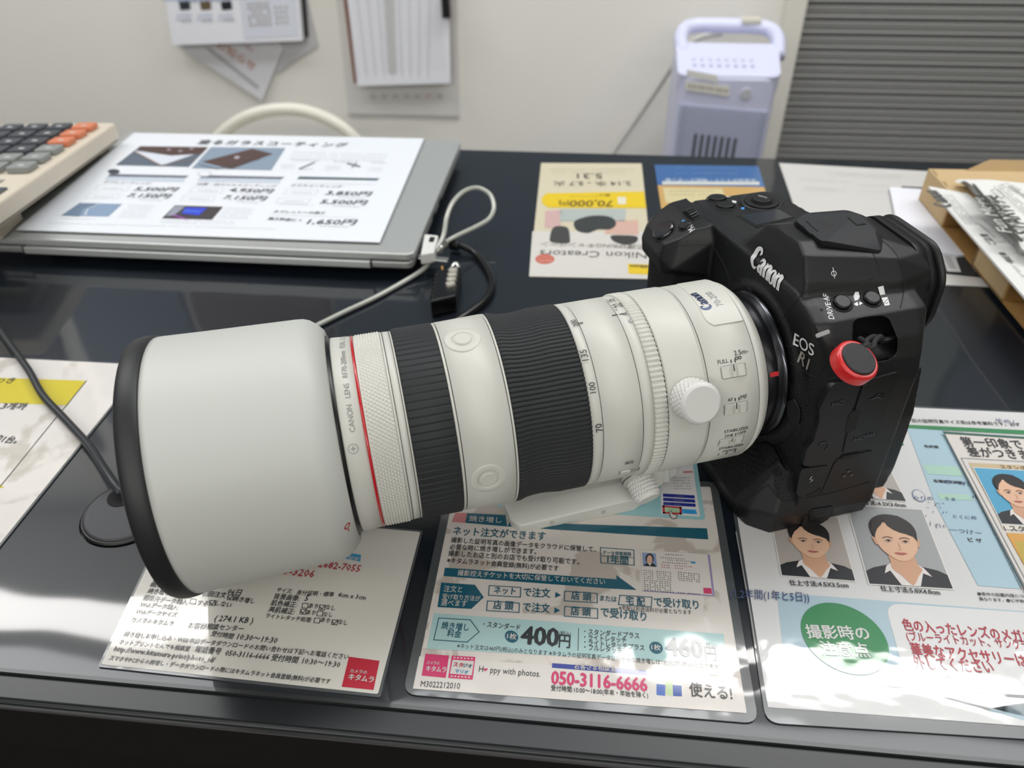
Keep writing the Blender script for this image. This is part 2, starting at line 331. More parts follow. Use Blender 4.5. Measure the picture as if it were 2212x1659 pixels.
# sloping control top
b = MB(); zz = wal(1540, 75, HY + .16).z
top = [Vector((fl - .001, HY + .002, zt)), Vector((frx + .001, HY + .002, zt)), Vector((frx + .012, HY + .12, zt + .026)), Vector((fl + .0, HY + .12, zt + .026))]
b.hull([p - O for p in rnd_poly(top, .02)] + [Vector((p.x, p.y + .006, zt - .03)) - O for p in rnd_poly(top, .02)] , pw); o = b.build('control_panel', hr, bevel=.006, seg=3)
b = MB(); hp = [(fl + .014, HY + .10, zt + .010), (fl + .010, HY + .14, zt + .030), (fl + .03, HY + .172, zt + .042), (cx_ + .01, HY + .178, zt + .043), (frx - .008, HY + .172, zt + .041), (frx + .012, HY + .145, zt + .030), (frx + .010, HY + .10, zt + .008)]
b.tube([Vector(p) - O for p in spline(hp, 8)], .0135, pw, 14); b.build('carry_handle', hr)
b = MB()
for i in range(26):
    x = fl + .010 + i * (frx - fl - .022) / 25; b.box(Vector((x - .0013, HY - .003, FZ + .1)) - O, Vector((x + .0013, HY + .002, wal(1550, 232, HY).z + (12 - i) * .0004)) - O, pg)
b.build('front_grille', hr)
b = MB()
for i in range(7):
    a = wal(1503 + i * 14.3, 288 + i * 1.6, HY); c = wal(1500 + i * 14.3, 335, HY); b.box(Vector((a.x - .0028, HY - .0036, a.z - .12)) - O, Vector((a.x + .0028, HY - .0025, a.z)) - O, pd)
b.build('air_outlet', hr)
b = MB()
for (x0, y0, x1, y1, c) in [(1483, 150, 1550, 172, 'e9e8e2'), (1480, 174, 1575, 202, 'e4e2d8')]:
    q = [wal(x0, y0, HY), wal(x1, y0 + 12, HY), wal(x1, y1 + 6, HY), wal(x0, y1 - 8, HY)]; b.prism([p - O + Vector((0, -.0008, 0)) for p in q], (0, -.0008, 0), pm(c))
sh_ = Sheet(None, lambda x, y: wal(x, y, HY - .0018) - O, (0, -1, 0)); sh_.mb = b
sh_.scrib((1485, 188), (1572, 200), pm('77746a'), n=9); b.build('tape_labels', hr)
b = MB(); a = wal(1612, 202, HY) - O; b.disc(a + Vector((0, .002, 0)), (0, -1, 0), .009, .004, pm('c5c6cc'), 24); b.build('badge', hr)
b = MB()
for i in range(8):
    for j in range(2): p = Vector((fl + .03 + i * .0145, HY + .035 + j * .022, zt + .0085 + j * .0035)) - O; b.disc(p, (0, -.15, 1), .0032, .0012, mat('heater_key', 'b0b5d0', .4), 12)
b.build('control_buttons', hr)
b = MB(); q = [Vector((fl + .03, HY + .085, zt + .0172)), Vector((frx - .005, HY + .085, zt + .0172)), Vector((frx - .005, HY + .098, zt + .0192)), Vector((fl + .03, HY + .098, zt + .0192))]
b.prism([p - O for p in q], (0, 0, .001), pm('e6e9ee')); b.build('top_label', hr)
b = MB(); b.box(Vector((cx_ + .035, HY + .162, zt + .05)) - O, Vector((cx_ + .07, HY + .19, zt + .0565)) - O, mat('beige_tape', 'cfcabd', .5)); b.build('handle_tape', hr)
b = MB(); P = [wal(1560, 72, 1.62), wal(1510, 82, 1.63), wal(1470, 118, 1.64), wal(1425, 185, 1.66), wal(1372, 262, 1.68), wal(1318, 340, 1.69), wal(1250, 450, 1.70)]
b.tube(spline(P, 8), .0055, mat('cord_white', 'd3d1ca', .5), 10); b.v = [Vector(v) - O for v in b.v]; b.build('power_cord', hr)
# documents on the wall
def wsheet(Y): return Sheet(None, lambda x, y: wal(x, y, Y), (0, -1, 0), .0004)
s = wsheet(WY - .030); s.slab([(330, -170), (628, -200), (652, 88), (372, 98)], .016, pm('f3f4fa'))
s.mb.prism([wal(x, y, WY - .0135) for x, y in [(345, -170), (644, -200), (664, 80), (385, 92)]], (0, .012, 0), pm('2a2b2c'))
s.line([(352, 0), (640, -8)], .002, pm('9fb2d8')); s.scrib((385, 6), (500, 2), pm('7f94c0'), n=10)
for i, c in enumerate(['33343a', '6a5a44', '1f2228']): s.fill([(386 + i * 45, 4), (410 + i * 45, 2), (412 + i * 45, 20), (390 + i * 45, 22)], pm(c)); s.scrib((382 + i * 45, 36), (416 + i * 45, 34), pm('7e93bd'), 2, (0, 9), 5); 
s.scrib((392, 48), (416, 47), pm('aaa59a'), n=4); s.scrib((437, 47), (462, 46), pm('aaa59a'), n=4); s.scrib((485, 46), (510, 45), pm('aaa59a'), n=4)
s.fill([(516, -8), (638, -12), (646, 78), (528, 84)], pm('dfe3ee')); s.scrib((533, 12), (584, 10), pm('a1907f'), 6, (1, 9), 6); s.scrib((592, 20), (624, 18), pm('c9c4bb'), 4, (1, 11), 3)
s.build('catalogue_page', 'white stapled catalogue pages hanging on the wall, topmost of the left bundle', 'document', 'papers pinned on the wall')
s = wsheet(WY - .008); s.slab([(420, 20), (560, 20), (612, 105), (566, 218), (384, 100)], .003, pm('e2e1e5'))
s.text('お知らせ', (468, 100), (548, 152), pm('c08a72'), bold=.02); s.text('ご案内', (525, 98), (545, 112), pm('a86e6a')); s.fill([(440, 102), (456, 104), (560, 186), (556, 192)], pm('b5b4b6'))
s.build('flyer', 'white flyer with orange print turned diagonally on the wall, under the catalogue pages', 'flyer', 'papers pinned on the wall')
s = wsheet(WY - .004); s.slab([(500, 20), (655, -40), (688, 98), (600, 158)], .0025, pm('cbc9cb'))
s.build('flyer', 'grey blank flyer on the wall peeking out behind the diagonal orange print flyer', 'flyer', 'papers pinned on the wall')
s = wsheet(WY - .004); s.slab([(708, -170), (984, -180), (992, 253), (752, 248)], .003, pm('dedcd8'))
s.line([(752, 246), (992, 251)], .002, pm('aeadaa')); 
for i in range(7): s.text(str(22 + i), (800 + i * 24, 212), (812 + i * 24, 212), pm('a2a09e' if i != 5 else 'c58d8a'))
s.build('wall_calendar', 'white wall calendar with grey dates hanging behind the clipboard sheets', 'calendar')
s = wsheet(WY - .022); s.slab([(722, -170), (968, -180), (972, 172), (765, 180)], .006, mat('brown_board', '7a4018', .5))
s.build('clipboard', 'brown clipboard hanging on the wall over the calendar', 'clipboard')
s = wsheet(WY - .026); s.slab([(730, -170), (966, -180), (973, 180), (772, 186)], .0035, pm('eeeff6'))
for i in range(9):
    x = 750 + i * 23; s.line([(x - 6 - (4 - i) * .5, -60), (x + 24 - i * 4.2, 166)], .0012, pm('bfc1c4'))
for j in range(24): s.line([(748 + j * 1.4, -54 + j * 9), (952 + j * .45, -60 + j * 9)], .0007, pm('c9cacf'))
s.fill([(825, -60), (850, -60), (858, 160), (838, 160)], pm('cfd1d0'), 1)
s.build('table_printout', 'white sheet of dense table rows held on the brown clipboard', 'document')
b = MB(); q = wal(966, 2, WY - .03); b.box(q - Vector((.01, .012, .03)), q + Vector((.006, .0, .02)), mat('clip_black', '18181a', .4)); tag(b.build('binder_clip', org=q), 'black clip gripping the right edge of the clipboard sheets', 'clip')
# ------------------------------------------------------------------ laminated sheets under the mat
K = pr('26282c', 'ink_black'); TE = pr('0d5468', 'ink_teal'); WH = pr('c9c5bf', 'ink_white'); RD = pr('b02634', 'ink_red'); PK = pr('c22c62', 'ink_pink')
FILM = mat('pouch_film', '4a4e50', .25, coat=.9, crough=.06, bump=(38, .5, .0012, 'coat'))
def pouch(s, px, inset, paper, zth=.0006, r=.004):
    P = [p if isinstance(p, Vector) else s.pt(*p) for p in px]; c = sum(P, Vector()) / 4
    s.mb.prism(rnd_poly(P, r), (0, 0, -zth), FILM); s.org = c - Vector((0, 0, zth))
    k = len(P); Q = []
    for i in range(k):
        a, b_, d = P[i - 1], P[i], P[(i + 1) % k]; Q.append(b_ + (a - b_).normalized() * inset + (d - b_).normalized() * inset)
    s.mb.poly([q + s.n * s.e for q in rnd_poly(Q, .0008, 2)], paper); return Q
# --- left small sheet (reprint card)
s = tabs(.0008); PA = pr('cfccc4', 'paper_warm')
pouch(s, [(211, 1440), (821, 1506), (914, 1146), (372, 1099)], .0012, PA, r=.001)
T = s.text
for t, a, c, m_ in [('-2682-7055', (680, 1225), (776, 1237), RD), ('0-4083', (560, 1215), (672, 1225), RD), ('53-3206', (600, 1240), (676, 1249), RD), ('プリント日:', (331, 1255), (395, 1262), K), ('画像の有効期限:', (324, 1267), (432, 1277), K), ('年', (392, 1276), (402, 1277), K),
  ('焼き増し:', (318, 1281), (367, 1286), K), ('06日', (490, 1284), (518, 1288), K), ('撮影元データ購入:', (308, 1296), (405, 1307), K), ('初回注文', (435, 1287), (486, 1292), K), ('焼き増し', (502, 1298), (548, 1305), K), ('Webデータ購入:', (301, 1310), (384, 1318), K), ('する', (424, 1307), (447, 1310), K), ('しない', (464, 1308), (497, 1314), K),
  ('Webデータサイズ:', (292, 1325), (382, 1333), K), ('( 274.1 KB )', (462, 1342), (545, 1348), K), ('カメラのキタムラ', (282, 1343), (372, 1352), K), ('お客様相談センター', (405, 1356), (524, 1365), K), ('受付時間', (455, 1374), (502, 1381), K), ('10:30〜19:30', (511, 1382), (597, 1391), K),
  ('焼き増しお申し込み・WEB申請データダウンロードのお問い合わせは下記へお電話ください', (266, 1374), (752, 1425), K), ('ネットプリントなんでも相談室', (256, 1391), (408, 1407), K), ('電話番号', (420, 1408), (475, 1414), K), ('050-3116-6666', (485, 1417), (580, 1426), K), ('受付時間', (585, 1427), (642, 1433), K), ('10:30〜19:30', (652, 1434), (733, 1443), K),
  ('http://www.kitamura-print/photo_id/', (245, 1407), (462, 1432), K), ('スマホやPCからの焼増し・データダウンロードの際にはキタムラネット会員登録(無料)が必要です', (235, 1426), (712, 1478), K),
  ('サイズ:', (597, 1279), (630, 1283), K), ('身分証明・標準', (640, 1285), (720, 1290), K), ('4cm x 3cm', (729, 1290), (789, 1297), K), ('背景画像:', (590, 1294), (646, 1299), K), ('5', (657, 1299), (664, 1300), K),
  ('肌色補正:', (584, 1308), (640, 1313), K), ('あり', (665, 1314), (686, 1316), K), ('なし', (702, 1316), (722, 1320), K), ('美肌補正:', (579, 1322), (635, 1328), K), ('あり', (660, 1328), (680, 1330), K), ('なし', (697, 1332), (717, 1334), K), ('ライトレタッチ処理:', (573, 1335), (672, 1345), K), ('あり', (691, 1344), (711, 1347), K), ('なし', (729, 1348), (749, 1352), K)]:
    T(t, a, c, m_, res=1, bold=.012, asp=1.15)
def cbox(x, y, on): 
    s.line([(x, y), (x + 12, y + 1.2), (x + 14, y - 9), (x + 2, y - 10)], .0003, K, 3, True)
    if on: s.line([(x + 2, y - 6), (x + 6, y - 1), (x + 14, y - 10)], .00035, K, 3)
for a in [(652, 1314, 0), (689, 1318, 1), (648, 1327, 1), (684, 1331, 0), (678, 1346, 0), (716, 1350, 1), (491, 1296, 1), (410, 1304, 0), (452, 1308, 1)]: cbox(*a)
s.fill([(738, 1484), (807, 1491), (820, 1428), (754, 1419)], pr('b3122f', 'ink_logo_red')); T('カメラの', (756, 1453), (792, 1457), WH, bold=.03); T('キタムラ', (752, 1468), (806, 1475), WH, bold=.06, asp=1.1)
s.fill([(744, 1207), (778, 1214), (780, 1199), (748, 1194)], pr('2d8fc0', 'ink_sky')); T('検索', (751, 1209), (774, 1213), WH)
s.build('reprint_card', 'laminated white card with red phone numbers and a red square logo beside the hood', 'card', 'laminated cards under the clear mat')
# --- centre card
s = tabs(.0008); T = s.text; PB = mat('paper_marble', 'cfc9c2', .55, coat=.85, crough=.07, bump=(38, .5, .0012, 'coat'), var=(34, 'b3aaa1', .545, .575))
pouch(s, [(870, 1499), (1639, 1563), (1549, 1040), (969, 1040)], .0042, PB, r=.006)
PW = pr('d0cbc5', 'paper_plain')
s.fill([(892, 1488), (1613, 1541), (1600, 1465), (906, 1418)], PW, 1.5); s.fill([(912, 1400), (1598, 1440), (1581, 1350), (937, 1315)], PW, 1.5)
s.fill([(984, 1108), (1009, 1109), (1005, 1130), (976, 1128)], pr('c4787a', 'ink_salmon'), 2); s.fill([(1009, 1109), (1092, 1113), (1096, 1138), (1005, 1130)], TE, 2); T('焼き増し', (1013, 1126), (1083, 1130), WH, bold=.01)
s.fill([(1100, 1128), (1527, 1142), (1530, 1166), (1096, 1138)], TE, 2)
s.fill([(1080, 1040), (1505, 1000), (1523, 1120), (1518, 1124), (1075, 1096)], pr('8fbcc0', 'ink_aqua'), 2); s.fill([(1425, 1010), (1496, 1002), (1512, 1117), (1429, 1111)], pr('d9d7d6', 'paper_screen'), 2.5)
for j in range(3): s.fill([(1432 + j * .4, 1067 + j * 9), (1500 + j, 1071 + j * 9), (1501 + j, 1078 + j * 9), (1432 + j * .4, 1074 + j * 9)], pr('1b2a86', 'ink_blue'), 3); s.scrib((1455, 1073 + j * 9), (1478, 1074 + j * 9), WH, n=6)
s.line([(1433, 1095), (1470, 1098), (1470, 1111), (1434, 1109)], .0012, RD, 4, True); s.fill([(1436, 1097), (1468, 1099), (1468, 1109), (1437, 1107)], pr('a9cfa8', 'ink_mint'), 3); s.fill([(1472, 1100), (1503, 1102), (1506, 1112), (1473, 1110)], pr('2f9bd6', 'ink_sky2'), 3)
s.scrib((1440, 1102), (1466, 1104), K, 2, (0, 4), 6); s.scrib((1478, 1105), (1500, 1107), K, 2, (0, 3.4), 6); s.scrib((1452, 1034), (1490, 1034), pr('8b8788', 'ink_grey'), 5, (1, 6), 7); s.fill([(1475, 1019), (1496, 1018), (1496, 1022), (1476, 1023)], pr('c4787a'), 3)
s.fill([(1445, 1105), (1450, 1104), (1452, 1111), (1464, 1114), (1461, 1122), (1452, 1123), (1445, 1115), (1448, 1113)], K, 4.5); s.fill([(1446.3, 1106), (1449, 1105.5), (1451.3, 1112), (1462, 1115), (1459.6, 1120.6), (1452.4, 1121.6), (1447, 1115), (1449, 1114)], WH, 5)
for t, a, c, m_, bd in [('ネット注文ができます', (978, 1155), (1178, 1167), TE, .03), ('撮影した証明写真の画像データをクラウドに保管して、', (974, 1172), (1287, 1193), K, .01), ('必要な時に焼き増しができます。', (971, 1187), (1158, 1198), K, .01), ('撮影したお店と別のお店でも受け取り可能です。', (968, 1201), (1251, 1220), K, .01), ('※キタムラネット会員登録(無料)が必要です', (965, 1216), (1206, 1234), K, .01),
  ('注文と', (958, 1278), (998, 1280), WH, .01), ('受け取り方法が', (955, 1294), (1037, 1299), WH, .01), ('選べます', (952, 1308), (1008, 1311), WH, .01), ('ネット', (1067, 1282), (1113, 1285), TE, .03), ('で注文', (1130, 1288), (1188, 1291), TE, .03), ('店 頭', (1234, 1294), (1277, 1298), TE, .03), ('または', (1296, 1298), (1332, 1301), TE, .02), ('宅 配', (1352, 1305), (1393, 1309), TE, .03), ('で受け取り', (1413, 1309), (1510, 1316), TE, .03),
  ('※宅配は別途送料が必要となります', (1337, 1318), (1494, 1328), K, 0), ('店 頭', (1065, 1315), (1108, 1318), TE, .03), ('で注文', (1129, 1320), (1187, 1324), TE, .03), ('店 頭', (1233, 1328), (1276, 1331), TE, .03), ('で受け取り', (1297, 1331), (1396, 1342), TE, .03),
  ('焼き増し', (953, 1358), (1012, 1363), TE, .02), ('料金', (965, 1375), (995, 1378), TE, .02), ('・スタンダード', (1043, 1354), (1123, 1362), K, .01), ('400', (1125, 1391), (1205, 1397), K, .06), ('円', (1207, 1397), (1231, 1399), K, .03), ('(税込)', (1207, 1373), (1233, 1375), K, 0),
  ('・スタンダードプラス', (1262, 1370), (1381, 1380), K, .01), ('・ライトレタッチ', (1262, 1382), (1353, 1389), K, .01), ('・ライトレタッチプラス', (1262, 1393), (1392, 1406), K, .01), ('・フルレタッチ', (1262, 1404), (1344, 1412), K, .01), ('460', (1440, 1415), (1519, 1421), K, .06), ('円', (1524, 1423), (1549, 1425), K, .03), ('(税込)', (1522, 1398), (1549, 1400), K, 0),
  ('※ネット注文は460円(税込)のみとなります ※キタムラの証明写真データ以外からの焼き増しは1枚550円(税込)となります', (987, 1400), (1553, 1446), K, 0), ('カメラの', (922, 1435), (949, 1437), WH, .02), ('キタムラ', (920, 1450), (963, 1453), WH, .06), ('H   ppy with photos.', (1034, 1452), (1167, 1463), K, -.01), ('M3022212010', (908, 1484), (993, 1489), K, 0),
  ('お客さま相談室', (1241, 1445), (1330, 1451), WH, .02), ('050-3116-6666', (1191, 1478), (1398, 1494), PK, .06), ('受付時間:10:00〜18:00(年末・年始を除く)', (1190, 1492), (1400, 1508), K, .01), ('使える!', (1490, 1502), (1582, 1511), K, .03), ('データ保管期間', (1302, 1198), (1363, 1202), TE, .01), ('1年間', (1312, 1216), (1357, 1220), TE, .03)]:
    T(t, a, c, m_, bold=bd, asp=1.3 if '撮影控え' not in t and t not in ('400', '460') else 1.15)
s.fill([(961, 1227), (1332, 1252), (1331, 1243), (1375, 1275), (1318, 1272), (958, 1245)], TE, 2); T('撮影控えチケットを大切に保管しておいてください', (988, 1243), (1307, 1263), WH, bold=.02, asp=1.2)
s.fill([(953, 1259), (1026, 1264), (1045, 1291), (1018, 1316), (945, 1312)], TE, 2); s.fill([(937, 1325), (1563, 1370), (1569, 1436), (922, 1402)], pr('a3c2c2', 'ink_pale_teal'), 2)
s.line([(948, 1336), (1016, 1340), (1035, 1366), (1009, 1388), (937, 1383)], .0004, TE, 3, True)
for q in [[(1057, 1266), (1125, 1270), (1124, 1291), (1055, 1287)], [(1220, 1278), (1290, 1283), (1290, 1303), (1219, 1299)], [(1339, 1287), (1408, 1291), (1407, 1312), (1336, 1307)], [(1053, 1299), (1122, 1304), (1121, 1324), (1051, 1320)], [(1220, 1311), (1291, 1316), (1291, 1337), (1219, 1332)], [(1297, 1184), (1369, 1189), (1370, 1222), (1298, 1217)]]: s.line(q, .0004, TE, 3, True)
s.line([(1300, 1202), (1367, 1206)], .0003, TE, 3)
s.fill([(1200, 1280), (1212, 1287), (1199, 1292)], TE, 3); s.fill([(1198, 1313), (1210, 1320), (1197, 1326)], TE, 3)
for x, y in [(1105, 1376), (1417, 1400)]: s.ell((x, y), (x + 14.5, y + 1), (x - 1, y - 13), TE, 3); T('1枚', (x - 10, y + 4), (x + 10, y + 6), WH, bold=.03, l=4)
for j in range(16): s.line([(1250 - j * .1, 1358 + j * 3.1), (1250 - j * .1, 1359.4 + j * 3.1)], .0003, K, 3)
s.fill([(919, 1413), (970, 1417), (963, 1465), (911, 1460)], PK, 2.5); s.fill([(976, 1417), (1027, 1420), (1021, 1469), (968, 1465)], PK, 2.5); s.fill([(978, 1426), (1024, 1429), (1019, 1460), (972, 1456)], WH, 3)
for t, a, c, m_ in [('スタ', (979, 1440), (1000, 1442), RD), ('ジオ', (1000, 1442), (1019, 1444), TE), ('マリオ', (983, 1454), (1011, 1457), pr('2d8fc0'))]: T(t, a, c, m_, bold=.05, l=4)
for j in range(6): s.fill([(980 + j * 7.5, 1420 + j * .5), (984 + j * 7.5, 1420.3 + j * .5), (983.6 + j * 7.5, 1423 + j * .5), (979.6 + j * 7.5, 1422.7 + j * .5)], WH, 3); s.fill([(974 + j * 7.5, 1460 + j * .5), (978 + j * 7.5, 1460.3 + j * .5), (977.6 + j * 7.5, 1463 + j * .5), (973.6 + j * 7.5, 1462.7 + j * .5)], WH, 3)
s.fill([(1048, 1451), (1044, 1446), (1046, 1444), (1049, 1446), (1052, 1444), (1054, 1447)], PK, 3)
s.fill([(1193, 1433), (1396, 1449), (1396, 1459), (1192, 1443)], pr('2a3a8c', 'ink_navy'), 2); s.fill([(1418, 1478), (1437, 1480), (1437, 1504), (1418, 1502)], pr('4064b0', 'ink_cobalt'), 2); s.fill([(1453, 1480), (1472, 1482), (1473, 1505), (1454, 1504)], pr('2a4f9c'), 2); s.fill([(1437, 1445), (1452, 1446), (1453, 1504), (1438, 1502)], pr('b3c79a', 'ink_leaf'), 1.8)
# miniature ticket picture
s.fill([(1383, 1189), (1533, 1199), (1544, 1289), (1388, 1278)], pr('8f83a8', 'ink_lilac'), 2.4); s.fill([(1383, 1189), (1528, 1198), (1539, 1286), (1388, 1276)], PW, 2.7)
s.fill([(1387, 1195), (1416, 1197), (1419, 1226), (1389, 1224)], pr('7f93b8', 'ink_bluegrey'), 4)
s.ell((1403, 1208), (1412, 1208), (1403, 1197), pr('22242c'), 4.5, 16); s.ell((1403, 1211), (1409, 1211), (1403, 1201), pr('cfa58e'), 5, 16); s.fill([(1390, 1224), (1393, 1220), (1402, 1217), (1412, 1219), (1418, 1226)], pr('1a1c22'), 5); s.fill([(1399, 1218), (1407, 1218), (1404, 1225)], WH, 5.5)
s.scrib((1436, 1200), (1474, 1202), K, n=7); s.scrib((1426, 1206), (1480, 1210), K, 2, (10, 5), 12); s.scrib((1430, 1217), (1485, 1220), K, n=11); s.fill([(1492, 1214), (1502, 1215), (1502, 1219), (1492, 1218)], pr('2d8fc0'), 4)
s.scrib((1428, 1222), (1448, 1224), RD, 2, (0, 5), 4); s.scrib((1456, 1224), (1496, 1227), RD, n=8); s.scrib((1457, 1229), (1476, 1231), RD, n=4)
s.scrib((1389, 1234), (1412, 1236), K, 5, (0, 4.2), 5); s.scrib((1417, 1236), (1450, 1239), K, 5, (.4, 4.2), 7); s.scrib((1463, 1238), (1512, 1243), K, 5, (.4, 4.2), 9); s.scrib((1390, 1256), (1450, 1260), K, 5, (.3, 4.4), 11); s.scrib((1391, 1277), (1512, 1286), K, n=22); s.fill([(1519, 1271), (1536, 1272), (1538, 1284), (1520, 1283)], PK, 4)
s.build('reprint_card', 'laminated card headed in teal with the 400 and 460 yen prices, below the lens foot', 'card', 'laminated cards under the clear mat')
# --- left sheet with yellow band
s = tabs(.0008); s.n = Vector((0, 0, 1)); T = s.text; PM = mat('paper_stained', 'cfcbc6', .55, coat=.85, crough=.07, bump=(30, .5, .0014, 'coat'), var=(26, 'b5afa5', .535, .6))
pouch(s, [Vector((-.60, .384, .0008)), Vector((-.2885, .386, .0008)), Vector((-.2885, .172, .0008)), Vector((-.60, .172, .0008))], .0012, PM, r=.001); YE = pr('c4b400', 'ink_yellow')
s.fill([(-200, 810), (187, 823), (144, 876), (-200, 864)], YE, 2); s.line([(187, 823), (146, 874), (130, 892)], .0006, K, 3); s.line([(127, 896), (25, 1022), (-60, 1125)], .0005, K, 3)
T('서비스권은 구매하신 렌즈 3개까', (-250, 877), (52, 885), K, bold=.03, asp=1.1); T('ください 引きつつき', (-180, 829), (28, 828), K, bold=.01, asp=1); T('限购同一型号机身的1台。', (-170, 940), (34, 958), K, bold=.03, asp=1.2); T('限定', (-60, 1012), (-12, 1016), K, bold=.03)
s.fill([(-200, 1044), (-1, 1046), (10, 1054), (-200, 1060)], YE, 2)
s.build('campaign_sheet', 'large laminated sheet with a bright yellow band under the black cable at left', 'sheet', 'laminated cards under the clear mat')
# --- right: photo size chart
GR = pr('2f7d4d', 'ink_green'); BL = pr('a3bfcc', 'ink_ice_blue'); PS = mat('paper_grid', 'cdcdcd', .55, coat=1, crough=.05, bump=(17, .3, .002, 'coat', (1, 1.5, 1), 3))
s = tabs(.0008); T = s.text
P = [(1655, 1561), (2330, 1603), (2330, 894), (1850, 871), (1545, 860)]
Q = [s.pt(*p) for p in P]; s.mb.prism(rnd_poly(Q, .006), (0, 0, -.0006), mat('pouch_film2', '4a4e50', .25, coat=1, crough=.05, bump=(17, .3, .002, 'coat'))); s.org = sum(Q, Vector()) / 5 - Vector((0, 0, .0006))
s.fill([(1659, 1528), (2330, 1578), (2320, 897), (1850, 875), (1552, 866)], PS, 1)
s.line([(1632, 1400), (1622, 1330), (1590, 1150)], .0006, pr('9a9a98'), 2)
wl = wr('a3b9c4'); wg = wr('2f7d4d'); wp = wr('d0d0d0'); wrd = wr('a82a3c')
s.fill([(1678, 1281), (2330, 1330), (2330, 1590), (1960, 1487), (1700, 1476), (1695, 1440)], wl, 2)
s.mb.poly([q + s.n * s.e * 3 for q in rnd_poly([s.pt(*p) for p in [(1910, 1303), (2330, 1332), (2330, 1508), (1963, 1490)]], .008)], wp)
s.mb.poly([q + s.n * s.e * 2 for q in [s.pt(*p) for p in [(1690, 1476), (1960, 1485), (2330, 1500), (2330, 1578), (1700, 1530)]]], wp)
s.ell((1823, 1378), (1919, 1400), (1815, 1306), wg, 4, 48)
T('撮影時の', (1745, 1378), (1880, 1382), wr('c8c8c6'), bold=.04, l=5, asp=1.1); T('注意点', (1775, 1414), (1880, 1420), wr('c8c8c6'), bold=.04, l=5, asp=1.1)
T('色の入ったレンズのメガネは', (1952, 1361), (2260, 1392), wrd, bold=.03, l=5, asp=1.5); T('(ブルーライトカット、サングラス等)', (1960, 1384), (2270, 1408), wrd, bold=.01, l=5, asp=1.5); T('華美なアクセサリーは必ず', (1971, 1415), (2272, 1446), wrd, bold=.03, l=5, asp=1.5); T('外してください', (1978, 1443), (2149, 1455), wrd, bold=.02, l=5, asp=1.5)
T('仕上寸法:4.5X3.5cm', (1706, 1265), (1833, 1271), K, bold=.04, l=5, asp=1.1); T('仕上寸法:5.0X4.0cm', (1903, 1277), (2031, 1286), K, bold=.04, l=5, asp=1.1); T('仕上寸法:4.2X3.0cm', (1838, 1089), (1957, 1097), K, bold=.04, l=5, asp=1.1)
IN = pr('3c4c74', 'ink_pen'); T('(1,2年間(1年と5日))', (1578, 1292), (1748, 1301), IN, bold=.01, l=6, asp=1.4, shear=.2)
T('※下記の証明写真サイズ表は参考資料です。必ず', (1952, 912), (2205, 922), K, l=4, bold=.01, asp=1.2)
s.fill([(1955, 918), (2330, 936), (2330, 946), (1959, 926)], GR, 3); s.fill([(1959, 926), (2037, 931), (2212, 1250), (2201, 1273), (2112, 1266), (2020, 1090)], BL, 3)
s.fill([(1992, 1005), (2068, 1009), (2080, 1030), (2003, 1025)], pr('a5c8b8', 'ink_sea'), 4); s.fill([(2023, 1066), (2090, 1070), (2104, 1082), (2030, 1080)], pr('a5c8b8'), 4)
s.line([(2037, 930), (2205, 1273)], .0004, pr('7d8a90'), 5); s.line([(2044, 930), (2222, 1290)], .0004, pr('7d8a90'), 5)
for j in range(14): s.line([(2037 + j * 12, 931 + j * 25), (2080 + j * 12, 934 + j * 25)], .0002, pr('9aa2a6'), 4)
T('免許類', (1997, 968), (2028, 970), K, l=5, bold=.03); T('各種検定試験', (2017, 1043), (2080, 1047), K, l=5, bold=.03); T('ビ ザ', (2092, 1171), (2122, 1174), K, l=5, bold=.03); T('パ', (2100, 1078), (2112, 1079), K, l=5, bold=.03)
T('●表中の記載内容につい', (2112, 1287), (2222, 1293), K, l=5, bold=.01); T('異なります。●ビザ申請', (2116, 1298), (2222, 1304), K, l=5, bold=.01)
s.fill([(1932, 942), (1942, 935), (1948, 940), (1935, 946)], GR, 3); s.fill([(1936, 950), (1942, 948), (1953, 962), (1948, 964)], GR, 3); s.fill([(1944, 928), (1950, 930), (1945, 944), (1938, 945)], GR, 3)
rn = random.Random(3)
for t, a, c in [('とくに枚', (2058, 1120), (2110, 1124)), ('かへれ', (2040, 1046), (2095, 1052)), ('うま', (2040, 1082), (2064, 1084)), ('みれめ', (1972, 1080), (2015, 1082)), ('一つけー', (2050, 1150), (2120, 1158)), ('ゆめし', (2150, 912), (2200, 918))]: T(t, a, c, IN, l=6, bold=-.01, asp=.9, shear=.2)
for j in range(16):
    x, y = 1985 + rn.random() * 60, 1085 + rn.random() * 55; s.line([(x, y), (x + rn.uniform(-5, 6), y + rn.uniform(-6, 9))], .0003, IN, 6)
s.ell((1984, 1072), (1998, 1074), (1980, 1059), pr('7d8aa8'), 5, 20); s.ell((1984, 1072), (1996, 1073.6), (1981, 1061), PS, 5.5, 20)
skin = lambda c: pr(c)
